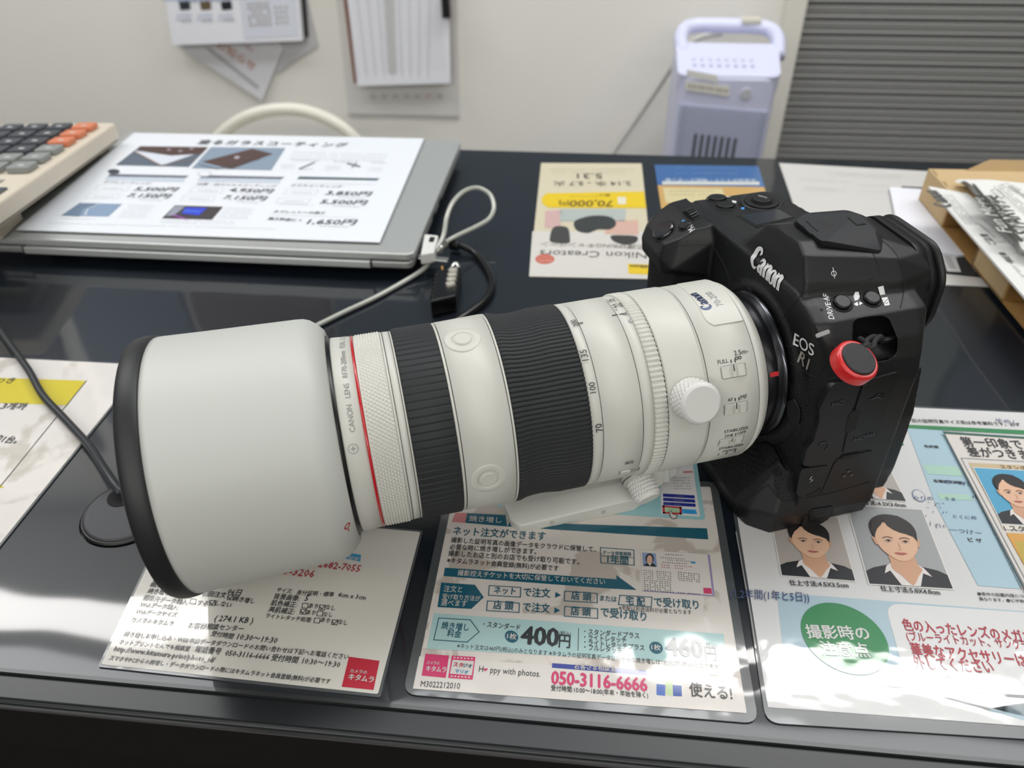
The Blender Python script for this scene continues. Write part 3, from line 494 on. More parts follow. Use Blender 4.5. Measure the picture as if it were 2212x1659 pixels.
def portrait(q, bg, wrf=pr, L=4, sk='d9b093'):
    """passport style picture of a woman with dark swept hair, white collar and black jacket; q = corners TL TR BR BL"""
    f = lambda u, v: tuple(bil([Vector(p) for p in q], u, v))
    def fp(pts, m, l):
        if l >= L + 4: pts = [(.5 + (a - .5) * 1.28, .095 + (b_ - .075) * 1.05) for a, b_ in pts]
        s.fill([f(*p) for p in pts], m, l)
    def cv(pts, n=5): return [tuple(p)[:2] for p in spline([Vector((a, b, 0)) for a, b in pts], n, True)]
    fp([(-.02, -.015), (1.02, -.015), (1.02, 1.015), (-.02, 1.015)], pr('d6d4d0'), L); fp([(0, 0), (1, 0), (1, 1), (0, 1)], wrf(bg), L + 1)
    HA = wrf('1f1a1a'); SK = wrf(sk); SD = wrf('c79a7c')
    fp([(0, .84), (.1, .79), (.3, .74), (.5, .8), (.7, .74), (.9, .78), (1, .83), (1, 1), (0, 1)], wrf('1c1e24'), L + 2)
    fp([(.22, .86), (.27, .76), (.37, .70), (.63, .70), (.73, .76), (.80, .87), (.70, .83), (.615, 1), (.385, 1), (.30, .82)], wrf('d9d3d0'), L + 3)
    fp(cv([(.38, .56), (.5, .6), (.62, .56), (.635, .68), (.66, .735), (.60, .82), (.52, .93), (.44, .82), (.37, .74), (.375, .66)], 3), SD, L + 4)
    fp(cv([(.28, .36), (.265, .25), (.30, .16), (.39, .095), (.50, .075), (.61, .095), (.70, .16), (.735, .25), (.72, .36), (.70, .42), (.3, .42)]), HA, L + 5)
    fp(cv([(.262, .37), (.285, .365), (.30, .41), (.30, .455), (.28, .45)], 3), SD, L + 5.5); fp(cv([(.738, .37), (.715, .365), (.70, .41), (.70, .455), (.72, .45)], 3), SD, L + 5.5)
    fp(cv([(.297, .34), (.33, .24), (.41, .185), (.5, .17), (.59, .185), (.67, .24), (.703, .34), (.70, .44), (.67, .52), (.61, .59), (.555, .632), (.5, .645), (.445, .632), (.39, .59), (.33, .52), (.30, .44)]), SK, L + 6)
    fp([(.43, .12), (.435, .17), (.455, .22), (.50, .265), (.56, .295), (.62, .31), (.685, .34), (.712, .40), (.725, .30), (.70, .18), (.60, .09), (.48, .09)], HA, L + 7); fp([(.44, .11), (.43, .16), (.395, .21), (.34, .265), (.305, .33), (.288, .38), (.275, .30), (.30, .18), (.38, .11)], HA, L + 7)
    for x in (.415, .585):
        fp(cv([(x - .052, .372), (x, .352), (x + .052, .368), (x + .048, .376), (x, .362), (x - .048, .38)], 3), wrf('6d5244'), L + 8)
        fp(cv([(x - .038, .413), (x, .398), (x + .038, .411), (x, .423)], 4), wrf('cfc3bd'), L + 8); fp(cv([(x - .017, .41), (x, .399), (x + .017, .41), (x, .421)], 4), wrf('2a1c18'), L + 9)
        fp(cv([(x - .042, .413), (x, .392), (x + .042, .41), (x, .402)], 4), wrf('3d2c26'), L + 9.5)
    fp(cv([(.475, .497), (.5, .507), (.525, .497), (.5, .513)], 4), wrf('b07f66'), L + 8); fp([(.507, .43), (.514, .43), (.52, .485), (.51, .488)], SD, L + 8)
    fp(cv([(.435, .552), (.48, .543), (.5, .547), (.52, .543), (.565, .552), (.5, .574)], 4), wrf('b5655f'), L + 8); fp(cv([(.44, .553), (.5, .557), (.56, .553), (.5, .560)], 4), wrf('944a48'), L + 9)
portrait([(1664, 1108), (1808, 1120), (1846, 1256), (1689, 1244)], 'aaa39c')
portrait([(1830, 1093), (1990, 1103), (2057, 1273), (1878, 1262)], '9b9d9f')
portrait([(1800, 974), (1903, 981), (1956, 1084), (1845, 1076)], 'aaa49e')
s.build('photo_size_chart', 'laminated sheet of three identification portraits, a green circle and red text at lower right', 'sheet', 'laminated cards under the clear mat')
s = tabs(.0026, ); T = s.text; s.slab([(2040, 935), (2330, 954), (2330, 1330), (2240, 1320)], .0006, PW)
s.line([(2040, 935), (2330, 954)], .0018, pr('2c5c50'), 2); s.line([(2040, 937), (2240, 1318)], .0005, pr('6d7678'), 2)
T('第一印象で', (2081, 963), (2212, 970), K, bold=.02, asp=1.35); T('差がつきます', (2094, 985), (2256, 994), K, bold=.02, asp=1.35)
s.fill([(2092, 1000), (2330, 1012), (2330, 1145), (2166, 1136)], pr('bfae8c', 'ink_tan'), 2); s.line([(2076, 990), (2330, 1004)], .0005, pr('8a9092'), 2); s.line([(2076, 990), (2245, 1310)], .0005, pr('8a9092'), 2)
T('スタンダードプラス', (2162, 1013), (2290, 1020), pr('6f5a3a'), bold=.01); s.fill([(2160, 1130), (2330, 1139), (2330, 1154), (2166, 1144)], pr('d9d4c8'), 3); T('1 スタンダード', (2171, 1147), (2290, 1152), K, bold=.01, l=4)
portrait([(2103, 1012), (2222, 1019), (2280, 1139), (2164, 1132)], '4f9cc0')
s.fill([(2173, 1152), (2330, 1160), (2330, 1230), (2212, 1222)], pr('d09a4a', 'ink_orange'), 3); s.fill([(2190, 1170), (2330, 1175), (2330, 1230), (2212, 1222)], pr('b9a24a', 'ink_olive'), 3.5)
s.build('portrait_flyer', 'flyer with a blue-backed portrait overlapping the right side of the photo size chart', 'flyer')
# --- far flyers
s = tabs(.0008); T = s.text; q = lambda c: mat('film_far_' + c, c, .5, coat=.5, crough=.08)
s.slab([(1143, 597), (1412, 603), (1386, 353), (1169, 352)], .0006, q('c9c1a8')); NY = q('d9bb12'); NK = q('4a4740')
s.fill([(1143, 597), (1412, 603), (1402, 500), (1150, 500)], q('cbc8c2'), 1)
s.fill([(1180, 418), (1391, 414), (1396, 450), (1184, 449), (1171, 440), (1170, 428)], NY, 2); T('70,000', (1324, 434), (1232, 434), q('5c4a10'), bold=.03, asp=1.25, shear=.15); T('円', (1228, 434), (1208, 434), q('5c4a10'), bold=.02, asp=1.2); s.fill([(1334, 426), (1352, 426), (1352, 442), (1335, 442)], q('d8d2c0'), 3)
T('最大', (1318, 420), (1292, 420), q('6a5618')); T('キャッシュバック', (1290, 424), (1232, 424), q('6a5618'))
T('2.14 水 - 5.7 火', (1362, 393), (1196, 393), NK, bold=.01, asp=1.1); T('5.31', (1300, 376), (1246, 376), NK, bold=.01)
s.scrib((1370, 366), (1184, 366), q('8d8875'), 2, (0, 7), 24, .6); s.fill([(1178, 456), (1215, 454), (1210, 494), (1176, 492)], q('c4a3a0'), 2); s.fill([(1210, 452), (1352, 452), (1350, 478), (1208, 478)], q('a8b0ac'), 2); s.fill([(1310, 478), (1378, 476), (1380, 508), (1306, 506)], q('c9a596'), 2)
s.fill([tuple(p)[:2] for p in spline([Vector(p + (0,)) for p in [(1240, 480), (1262, 470), (1290, 466), (1320, 470), (1331, 484), (1318, 496), (1292, 496), (1270, 504), (1246, 498)]], 5, True)], q('2f3231'), 3)
s.fill([tuple(p)[:2] for p in spline([Vector(p + (0,)) for p in [(1197, 491), (1225, 492), (1231, 515), (1227, 526), (1192, 524), (1188, 512)]], 5, True)], q('3a3a38'), 3)
s.fill([tuple(p)[:2] for p in spline([Vector(p + (0,)) for p in [(1320, 510), (1350, 509), (1376, 512), (1374, 524), (1350, 529), (1326, 522)]], 5, True)], q('33312e'), 3)
T('Nikon Creators', (1397, 546), (1167, 541), q('55544e'), bold=.0, asp=1.1, shear=.1); T('応援SPRINGキャンペーン', (1394, 530), (1170, 524), q('6b675c'), asp=1.2, shear=.15)
s.ell((1177, 560), (1198, 560), (1177, 571), q('bf6a5a'), 2, 24); s.fill([(1356, 570), (1409, 572), (1411, 594), (1358, 592)], NY, 2); T('Nikon', (1407, 574), (1362, 573), NK, bold=.04, l=4, shear=.15)
s.scrib((1193, 563), (1163, 563), q('e0c8c0'), n=4, l=4)
s.build('campaign_flyer', 'upside-down cream flyer with a yellow band and three cameras under the far mat', 'flyer')
s = tabs(.0008); T = s.text
s.slab([(1414, 356), (1638, 359), (1692, 548), (1442, 540)], .0006, q('bf9a5c')); s.fill([(1414, 356), (1638, 359), (1652, 404), (1420, 400)], q('345f96'), 1)
s.scrib((1588, 362), (1456, 362), q('8ba6c9'), n=16, asp=.6); s.scrib((1596, 374), (1458, 374), q('8ba6c9'), n=16, asp=.6); T('未使用ポイント・特別クーポン券', (1632, 388), (1436, 386), q('b9c6d6'), bold=.03, asp=1.5); s.fill([(1430, 392), (1640, 393), (1641, 400), (1431, 399)], q('c4c8c4'), 2)
s.fill([(1432, 406), (1560, 408), (1568, 440), (1438, 438)], q('c9bd92'), 2); s.scrib((1540, 412), (1444, 412), q('8a7f5c'), 2, (0, 8), 12)
s.build('coupon_flyer', 'blue and tan flyer under the far mat, partly hidden behind the camera grip', 'flyer')
s = tabs(.0008); s.slab([(1683, 352), (2330, 388), (2330, 628), (1770, 603)], .0006, q('c7c5c2'))
s.scrib((1790, 374), (1950, 381), q('8f8f8d'), 2, (3, 5), 24, .7); s.scrib((1727, 388), (1835, 395), q('8f8f8d'), 1, (0, 6), 16, .7); s.scrib((1850, 401), (1925, 404), q('8f8f8d'), 1, (0, 6), 12, .7); s.scrib((1738, 406), (1826, 411), q('85858a'), 2, (2, 5), 14, .7); s.scrib((1858, 414), (1925, 417), q('85858a'), 1, (0, 5), 12, .7)
s.build('notice_sheet', 'large pale sheet with faint small text lying at the far right behind the camera', 'sheet')
# --- pickup leaflet, white envelope
s = tabs(.0022); s.slab([(1948, 402), (2060, 408), (2230, 588), (2212, 606), (2040, 588)], .001, pm('26272a'))
s.fill([(2030, 540), (2058, 540), (2076, 588), (2046, 586)], pm('c9c8c8'), 1); s.fill([(2036, 548), (2050, 548), (2066, 582), (2050, 580)], pm('a9a8a8'), 2); s.scrib((2062, 552), (2082, 560), pm('7d7d80'), 4, (4, 7), 5)
s.text('PICK UP', (2084, 552), (2106, 590), pm('9d8fa8'), bold=.04, asp=.9); s.scrib((1956, 407), (2000, 410), pm('8a8a8a'), 2, (3, 5), 8)
s.build('leaflet', 'black printed leaflet sticking out beneath the blank white envelope', 'leaflet')
s = tabs(.0042); s.slab([(1922, 404), (1990, 408), (2120, 548), (2070, 552), (2010, 540), (1935, 470)], .0018, pm('dfe0e8')); s.build('envelope', 'blank white envelope between the viewfinder and the cardboard box', 'envelope')
# ------------------------------------------------------------------ cardboard box with stapled paper on it
cb = mat('cardboard', 'bda37a', .75, bump=(300, .25, .0006, 'n')); cd = mat('cardboard_inside', 'a27c45', .8)
bx = empty('cardboard_box', tab(2040, 500, .0), 'flat brown cardboard box with slots along its side, behind the camera at right', 'box'); BO = tab(2040, 500, 0)
A0 = tab(1985, 436, .003); A1 = tab(2163, 652, .003); dv = (A1 - A0).normalized(); nv = Vector((0, 0, 1)).cross(dv); nv = -nv if nv.x < 0 else nv; hb = .030
def bp(t, d, z): return A0 + dv * t + nv * d + Vector((0, 0, z - .003)) - BO
Lb = (A1 - A0).length; t1, t2, t3 = [((tab(*p, .003) - A0).dot(dv)) for p in [(2034, 492), (2092, 572), (2163, 650)]]
b = MB(); wd = .22; th = .003
b.prism([bp(0, 0, .003), bp(Lb + .05, 0, .003), bp(Lb + .05, wd, .003), bp(0, wd, .003)], (0, 0, .002), cd)
def top_pl(a, c, d0, d1): b.prism([bp(a, d0, hb), bp(c, d0, hb), bp(c, d1, hb), bp(a, d1, hb)], (0, 0, th), cb)
top_pl(0, Lb + .05, .002, wd)
for a, c in [(0, t1), (t2, t3)]: b.prism([bp(a, 0, .003), bp(c, 0, .003), bp(c, .003, .003), bp(a, .003, .003)], (0, 0, hb - .0), cb); 
for a in (t1, t2, t3): b.prism([bp(a, 0, .003), bp(a + .003, 0, .003), bp(a + .003, .06, .003), bp(a, .06, .003)], (0, 0, hb - .003), cd)
b.prism([bp(-.003, 0, .003), bp(0, 0, .003), bp(0, wd, .003), bp(-.003, wd, .003)], (0, 0, hb), cb); b.prism([bp(0, wd - .003, .003), bp(Lb + .05, wd - .003, .003), bp(Lb + .05, wd, .003), bp(0, wd, .003)], (0, 0, hb - .003), cb)
b.prism([bp(t1, .055, .003), bp(Lb + .05, .055, .003), bp(Lb + .05, .058, .003), bp(t1, .058, .003)], (0, 0, hb - .003), mat('cardboard_dark', '4a3a20', .9))
b.build('tray', bx); b = MB(); fp_ = [bp(.000, .03, hb + .003), bp(.000, wd, hb + .003), bp(-.004, wd, hb + .012), bp(-.004, .05, hb + .012)]
b.prism(fp_, (.002, 0, 0), cb); b.build('lid_flap', bx)
ht = hb + th
def bs(px, py, z): return tab(px, py, z)
s = tabs(ht + .0018); s.slab([(2006, 402), (2090, 418), (2330, 600), (2330, 760), (2212, 640)], .0016, pm('d8d8d6'))
s.text('Canon', (2060, 448), (2022, 412), pm('4a4a4a'), bold=.06, asp=1, l=3); s.scrib((2090, 486), (2034, 420), pm('8b8b8b'), 4, (7, 0), 18, .6); s.scrib((2150, 515), (2108, 478), pm('8b8b8b'), 2, (6, 3), 12, .7); s.text('ご注意', (2152, 530), (2130, 506), pm('5a5a5a'), bold=.02); s.scrib((2205, 545), (2120, 470), pm('9a9a9a'), 2, (6, 2), 20, .6)
s.text('保証書', (2190, 568), (2168, 546), pm('5a5a5a'), bold=.03); s.scrib((2212, 600), (2172, 556), pm('8b8b8b'), 2, (7, 2), 10, .7)
s.build('manual_sheet', 'white printed leaflet lying on the cardboard box, under the folded papers', 'leaflet')
b = MB(); wpm = mat('newsprint', 'd9d9d5', .7); ink = pm('3d3f3b')
edge = [(2060, 392), (2085, 402), (2115, 432), (2150, 482), (2185, 512), (2200, 545), (2240, 560)]
for k in range(5):
    z = ht + .0035 + k * .0016; e0 = spline([tab(x + k * 1.6, y - k * 1.2, z) for x, y in edge], 5); far = [p + nv * .16 + dv * .03 for p in e0]
    vs = []; 
    for i, p in enumerate(e0):
        lift = .006 * math.sin(i / len(e0) * math.pi) * k / 4
        vs += [p + Vector((0, 0, lift * .3)), p + nv * .02 + Vector((0, 0, lift)), far[i] + Vector((0, 0, lift * .5))]
    n_ = len(e0); b.add(vs, [[3 * i + j, 3 * (i + 1) + j, 3 * (i + 1) + j + 1, 3 * i + j + 1] for i in range(n_ - 1) for j in range(2)], wpm, True)
s2 = tabs(ht + .0160); s2.mb = b; g1 = pm('3d3f3b'); g2 = pm('56584f')
s2.fill([(2098, 396), (2106, 398), (2150, 450), (2190, 500), (2212, 520), (2206, 524), (2170, 496), (2135, 452)], g1, 1); s2.text('Fun More', (2186, 504), (2122, 428), pm('bdbdb8'), bold=.02, l=3, asp=.8, shear=.2)
s2.text('STAR特典', (2240, 508), (2150, 424), g1, bold=.06, asp=1.3, shear=.2); s2.scrib((2230, 474), (2148, 402), g2, 3, (8, -1), 18, .8); s2.line([(2160, 400), (2176, 397), (2230, 436), (2230, 460)], .0006, g2, 2); s2.scrib((2250, 445), (2180, 402), g1, 2, (8, -2), 10, 1.2)
s2.line([(2140, 412), (2150, 408), (2170, 424), (2162, 430)], .0006, g2, 2, True)
tag(b.build('folded_leaflets', org=tab(2160, 500, ht + .003)), 'curled stack of folded newsprint leaflets piled on the cardboard box', 'leaflets')
# ------------------------------------------------------------------ laptop with price sheet
al = mat('aluminium', 'c3c6c4', .36, metal=.55, bump=(700, .05, .0003, 'n')); al2 = mat('aluminium_side', 'a9aaa8', .35, metal=.6); dkp = mat('dark_plastic', '0b0c0d', .5)
LZ = .0215
xr = tab(892, 552, LZ); xf = tab(981, 303, LZ); LX1 = xr.x; LX0 = LX1 - .355; LY0 = xr.y; LY1 = xf.y
LO = Vector(((LX0 + LX1) / 2, (LY0 + LY1) / 2, 0)); lp = empty('laptop', LO, 'closed silver laptop with a white price sheet lying on its lid', 'laptop')
def rect(x0, y0, x1, y1, z, r): return rnd_poly([Vector((x0, y0, z)) - LO, Vector((x1, y0, z)) - LO, Vector((x1, y1, z)) - LO, Vector((x0, y1, z)) - LO], r)
b = MB(); b.prism(rect(LX0, LY0 + .002, LX1, LY1, .0155, .007), (0, 0, LZ - .0155), al); b.build('lid', lp, bevel=.0012)
b = MB(); b.prism(rect(LX0 + .001, LY0 + .001, LX1 - .001, LY1, .0085, .007), (0, 0, .0062), al2); o = b.build('base', lp, bevel=.0015)
b = MB(); b.prism(rect(LX0 + .008, LY0 + .006, LX1 - .006, LY1 - .004, .0075, .006), (0, 0, .009), dkp); b.build('gap_core', lp)
b = MB(); hx0, hx1 = tab(30, 555, .013).x, tab(798, 575, .013).x; b.prism(rect(hx0, LY0 - .001, hx1, LY0 + .012, .0092, .001), (0, 0, .0058), al); b.build('hinge_cover', lp, bevel=.0018)
for hx_ in (hx0, hx1): b = MB(); b.box(Vector((hx_ - .0004, LY0 - .0012, .0092)) - LO, Vector((hx_ + .0004, LY0 + .01, .0152)) - LO, dkp); b.build('hinge_gap', lp)
for fx in (LX0 + .04, LX1 - .04):
    for fy in (LY0 + .03, LY1 - .03): b = MB(); b.disc(Vector((fx, fy, .0002)) - LO, (0, 0, 1), .008, .0083, mat('rubber_foot', '161616', .7), 20); b.build('foot', lp)
for i, yy in enumerate((LY0 + .09, LY0 + .12)): b = MB(); b.box(Vector((LX1 - .0012, yy - .006, .010)) - LO, Vector((LX1 + .0002 - .001, yy + .006, .0135)) - LO, dkp); b.build('port', lp)
s = tabs(LZ + .0022, ); T = s.text; PP = mat('glossy_sheet', 'e4e8ee', .35, coat=.4, crough=.1); pk = pm('3a3f47'); pg_ = pm('6d737c'); pl_ = pm('aab0b8')
Q = s.slab([(34, 496), (820, 523), (916, 299), (289, 287)], .0006, PP)
s.n = Vector((0, 0, 1))
T('塗るガラスコーティング', (426, 311), (748, 318), pk, bold=.03, asp=1.0, sp=1.15)
s.fill([(303, 316), (450, 318), (408, 361), (250, 357)], pm('54606e'), 2); s.fill([(303, 317), (450, 318), (436, 333), (370, 337), (295, 324)], pm('4a3530'), 2.5); s.fill([(290, 326), (370, 337), (420, 334), (350, 358)], pm('c9ced8'), 3); s.line([(289, 327), (347, 358), (420, 346)], .0012, pm('8a6248'), 4)
for x, y in [(365, 324), (390, 327), (414, 322)]: s.ell((x, y), (x + 5, y), (x + 1, y - 2.5), pm('8a7f86'), 4, 12)
s.fill([(456, 318), (617, 320), (586, 368), (414, 364)], pm('7f8fa0'), 2); s.fill([(545, 322), (590, 333), (500, 366), (436, 350)], pm('4b3733'), 3); s.line([(430, 356), (470, 366), (560, 345)], .0012, pm('3a424c'), 4); s.ell((512, 341), (518, 341), (513, 338), pm('a9a3a8'), 4, 12)
s.scrib((632, 330), (838, 336), pg_, 3, (-4, 6.5), 34, .7); s.scrib((628, 347), (690, 349), pk, n=8, asp=.8); s.scrib((720, 350), (772, 352), pk, n=7, asp=.8); s.scrib((802, 352), (836, 354), pk, n=5, asp=.8)
s.scrib((607, 357), (640, 358), pg_, 3, (-3, 4), 6, .7); s.scrib((704, 360), (738, 361), pg_, 3, (-3, 4), 6, .7); s.scrib((798, 364), (828, 365), pg_, 2, (-3, 5), 5, .7)
s.line([(648, 365), (678, 352)], .0022, pm('4d5157'), 3); s.line([(646, 366), (675, 366)], .0006, pg_, 3); s.line([(752, 354), (776, 360)], .0025, pm('4d5157'), 3); s.line([(760, 363), (770, 353)], .0012, pg_, 3)
for x0, x1, c in [(232, 402, '5d6070'), (432, 609, '5d6070'), (641, 815, '3f5560')]:
    y0 = 376 + (x0 - 232) * .014; s.fill([(x0 + 6, y0), (x1 + 6, y0 + 4), (x1 - 2, y0 + 9), (x0, y0 + 6)], pm(c), 2); s.fill([(x0, y0 + 6), (x1 - 2, y0 + 9), (x1 - 5, y0 + 17), (x0 - 6, y0 + 13)], pm('b9c3cf') if x0 < 600 else PP, 2); s.scrib((x0 + 45, y0 + 6.5), (x1 - 30, y0 + 9), pm('c9ccd2'), n=20, asp=.7)
s.ell((246, 371), (259, 372), (248, 366), pk, 3, 20); s.ell((442, 376), (457, 377), (444, 370), pl_, 3, 20); s.ell((442, 376), (455, 377), (444, 371), PP, 3.5, 20)
for t, a, c in [('ダブルコーティング', (222, 396), (324, 399), ), ('抗菌・抗ウイルスコーティング', (424, 400), (596, 405)), ('ガラスコーティング', (627, 403), (738, 406))]: T(t, a, c, pk, asp=1.1)
for t, a, c in [('5,500円', (288, 412), (378, 414)), ('7,150円', (272, 426), (362, 429)), ('4,950円', (492, 414), (584, 418)), ('7,150円', (480, 430), (570, 434)), ('3,850円', (702, 421), (798, 424)), ('5,500円', (690, 440), (788, 443)), ('1,650円', (662, 484), (765, 486))]: T(t, a, c, pk, bold=.02, asp=.85, shear=.12); s.scrib((a[0] + 28, a[1] + 6), (c[0] - 12, c[1] + 6), pg_, n=8, asp=.7)
for x, y in [(210, 400), (190, 418), (415, 405), (396, 423), (618, 409), (602, 428)]: s.line([(x + 2, y), (x + 70, y + 2), (x + 62, y + 13), (x - 6, y + 11)], .0003, pl_, 2, True); s.scrib((x + 12, y + 8), (x + 55, y + 9), pk, n=7, asp=.8)
s.scrib((602, 442), (678, 444), pg_, n=14, asp=.7); T('タブレットへの施工', (590, 460), (702, 463), pk, bold=.01, asp=1.05); T('施工料金に +', (578, 475), (650, 479), pk, bold=.03, asp=1.1); s.line([(582, 464), (770, 471)], .0003, pl_, 2)
s.fill([(172, 439), (264, 441), (234, 468), (132, 466)], pm('7d93ad'), 2); s.fill([(172, 439), (218, 440), (180, 452), (172, 468), (134, 466)], pm('64798f'), 3); s.line([(215, 441), (190, 452), (184, 466)], .0008, pm('dfe6ee'), 4)
s.fill([(378, 444), (482, 447), (458, 475), (350, 472)], pm('3b3538'), 2); s.fill([(402, 449), (448, 450), (430, 466), (392, 462)], pm('2d3fc4'), 3); s.fill([(378, 446), (400, 447), (376, 466), (358, 468)], pm('8b8f9c'), 3); s.line([(398, 456), (430, 458)], .001, pm('4a9ae0'), 4); s.line([(376, 466), (402, 474)], .0015, pm('a04fae'), 4)
s.scrib((275, 444), (334, 446), pg_, 6, (-4, 5), 12, .7); s.scrib((486, 451), (552, 453), pg_, 5, (-4, 5), 13, .7); s.scrib((130, 473), (206, 475), pg_, n=14, asp=.7); s.scrib((345, 477), (506, 480), pg_, 2, (0, 5), 28, .6); s.scrib((102, 483), (596, 496), pl_, n=80, asp=.8)
s.build('price_sheet', 'white printed price sheet with two phone pictures lying on the silver laptop', 'sheet')
# ------------------------------------------------------------------ desk calculator on the laptop corner
cal = mat('calculator_beige', 'cfc5b4', .45); k1 = mat('key_dark', '3d4148', .4); k2 = mat('key_orange', 'cf7a55', .42); k3 = mat('key_grey', '868a88', .42); kl = pm('c9c9c4')
z1, z0 = .060, .044   # display end is propped up
E1 = tab(2, 434, z1); E0 = tab(252, 264, z0); ax = (E0 - E1); Lc = ax.length; ax.normalize(); bx_ = Vector((0, 0, 1)).cross(ax).normalized(); cn = ax.cross(bx_).normalized(); cn = -cn if cn.z < 0 else cn
CO = Vector((E1.x, E1.y, LZ)); clc = empty('desk_calculator', CO, 'beige desk calculator with dark and orange keys tilted on the laptop corner', 'calculator')
def cp(a, c, h=0): return E1 + ax * a + bx_ * c + cn * h - CO      # a along the long side, c across to the left
b = MB(); Wc = .155
b.prism(rnd_poly([cp(-.03, 0, 0), cp(Lc, 0, 0), cp(Lc, Wc, 0), cp(-.03, Wc, 0)], .006), -cn * .0155, cal); b.build('housing', clc, bevel=.0025, seg=3)
b = MB(); b.prism(rnd_poly([cp(-.03, .0008, -.0155), cp(Lc - .003, .0008, -.0155), cp(Lc - .003, Wc - .001, -.0155), cp(-.03, Wc - .001, -.0155)], .006), -cn * .0012, mat('calculator_seam', '8f8779', .6)); b.build('seam', clc)
b = MB(); u = Vector((0, 0, 1))
f0 = [cp(.012, .020, -.016), cp(.050, .020, -.016), cp(.050, .12, -.016), cp(.012, .12, -.016)]
b.hull(f0 + [Vector((p.x, p.y, .0004)) for p in f0], cal); b.build('stand', clc, bevel=.002)
b = MB(); f0 = [cp(Lc - .03, .01, -.0155), cp(Lc - .012, .01, -.0155), cp(Lc - .012, .14, -.0155), cp(Lc - .03, .14, -.0155)]; b.hull(f0 + [Vector((p.x, p.y, .0004)) for p in f0], cal); b.build('stand', clc)
b = MB(); b.prism(rnd_poly([cp(-.028, .008, .0002), cp(.028, .008, .0002), cp(.028, .147, .0002), cp(-.028, .147, .0002)], .003), cn * .001, mat('display_frame', '33383f', .3, coat=1)); b.build('display_frame', clc)
b = MB(); b.prism([cp(-.02, .014, .0012), cp(.016, .014, .0012), cp(.016, .14, .0012), cp(-.02, .14, .0012)], cn * .0004, mat('display_glass', '7d8690', .15, coat=1)); b.build('display', clc)
b = MB(); b.prism([cp(.041, .022, .0001), cp(.049, .022, .0001), cp(.049, .048, .0001), cp(.041, .048, .0001)], cn * .0003, mat('maker_plate', 'a9aaa4', .3, metal=.6)); b.build('maker_plate', clc)
rows = 6; cols = 6
for r in range(rows):
    for c in range(cols):
        a = .064 + r * (Lc - .076) / rows; cc = .010 + c * .0235; ht_ = (Lc - .076) / rows - .0055; wd_ = .0185
        m_ = k2 if (c == 0 and r >= 3) else (k3 if (r <= 1 or (r == 2 and c == 0)) and c < 3 or r == 0 else k1)
        b = MB(); b.prism(rnd_poly([cp(a, cc, .0006), cp(a + ht_, cc, .0006), cp(a + ht_, cc + wd_, .0006), cp(a, cc + wd_, .0006)], .0028, 3), cn * .0042, m_)
        kk = (cp(a + ht_ * .35, cc + wd_ * .35, .0049), cp(a + ht_ * .35, cc + wd_ * .62, .0049)); 
        b.prism([kk[0], kk[1], kk[1] + ax * .003, kk[0] + ax * .003], cn * .0001, kl)
        b.build('key', clc, bevel=.0008)
# ------------------------------------------------------------------ security cable, padlock, black lead
st = mat('steel', 'c9c9c4', .22, metal=.9); wire = mat('coated_wire', 'a9aba2', .3, coat=.6); blk = mat('black_gloss', '0d0e10', .28)
lk = empty('cable_lock', tab(935, 560, 0), 'silver security cable with a loop, anchored to the laptop corner and padlock', 'cable lock'); LK = tab(935, 560, 0)
b = MB(); P = spline([tab(935, 548, .014), tab(957, 512, .02), tab(965, 470, .03), tab(978, 438, .036), tab(1003, 413, .038), tab(1032, 406, .036), tab(1058, 420, .032), tab(1067, 447, .026), tab(1057, 472, .02), tab(1028, 490, .016), tab(990, 508, .013), tab(962, 524, .012), tab(936, 550, .012)], 8)
b.tube([p - LK for p in P], .0019, wire, 12); b.build('cable_loop', lk)
b = MB(); P = spline([tab(936, 550, .012), tab(918, 578, .006), tab(880, 604, .0025), tab(810, 643, .0022), tab(740, 676, .0022), tab(660, 716, .0022), tab(560, 770, .0022)], 8); b.tube([p - LK for p in P], .0019, wire, 12); b.build('cable', lk)
b = MB(); b.tube([tab(938, 546, .0125) - LK, tab(962, 527, .014) - LK], .0033, st, 14); b.build('crimp_sleeve', lk)
b = MB(); q = [tab(903, 553, .013), tab(904, 561, .013), tab(966, 568, .012), tab(970, 560, .012)]; b.prism([p - LK for p in q], (0, 0, .0015), st); b.build('bracket', lk, bevel=.0004)
b = MB(); q = [tab(908, 550, .020), tab(917, 505, .020), tab(947, 508, .020), tab(938, 545, .020)]; b.prism([p - LK for p in q], (0, 0, -.009), mat('adapter_white', 'd4d4d0', .4)); b.build('anchor_block', lk, bevel=.001)
b = MB(); q = [tab(929, 512, .0202), tab(940, 513, .0202), tab(936, 523, .0202), tab(926, 522, .0202)]; b.prism([p - LK for p in q], (0, 0, .0003), dkp); b.build('slot', lk)
b = MB(); c = tab(955, 575, .012) - LK; b.tube([c, c - Vector((0, 0, .005)), c + Vector((.0, -.004, -.007))], .0012, mat('brass', 'a98250', .3, metal=1), 8); b.build('pin', lk)
pd_ = empty('padlock', tab(968, 640, 0), 'black four dial combination padlock lying on the mat behind the lens', 'padlock'); PO = tab(968, 640, 0)
zt_ = .014; q = [tab(938, 585, zt_), tab(994, 573, zt_), tab(1001, 632, zt_), tab(930, 652, zt_)]; q = [tab(943, 583, zt_), tab(996, 575, zt_), tab(985, 638, zt_), tab(929, 651, zt_)]
b = MB(); b.prism([p - PO for p in q], (0, 0, -.0135), blk); b.build('body', pd_, bevel=.0016, seg=3)
b = MB()
for k in range(6):
    t = .12 + .13 * k; p = q[0].lerp(q[3], t) - PO; b.box(p + Vector((-.001, -.001, -.012)), p + Vector((.0012, .001, -.001)), dkp)
b.build('side_ribs', pd_)
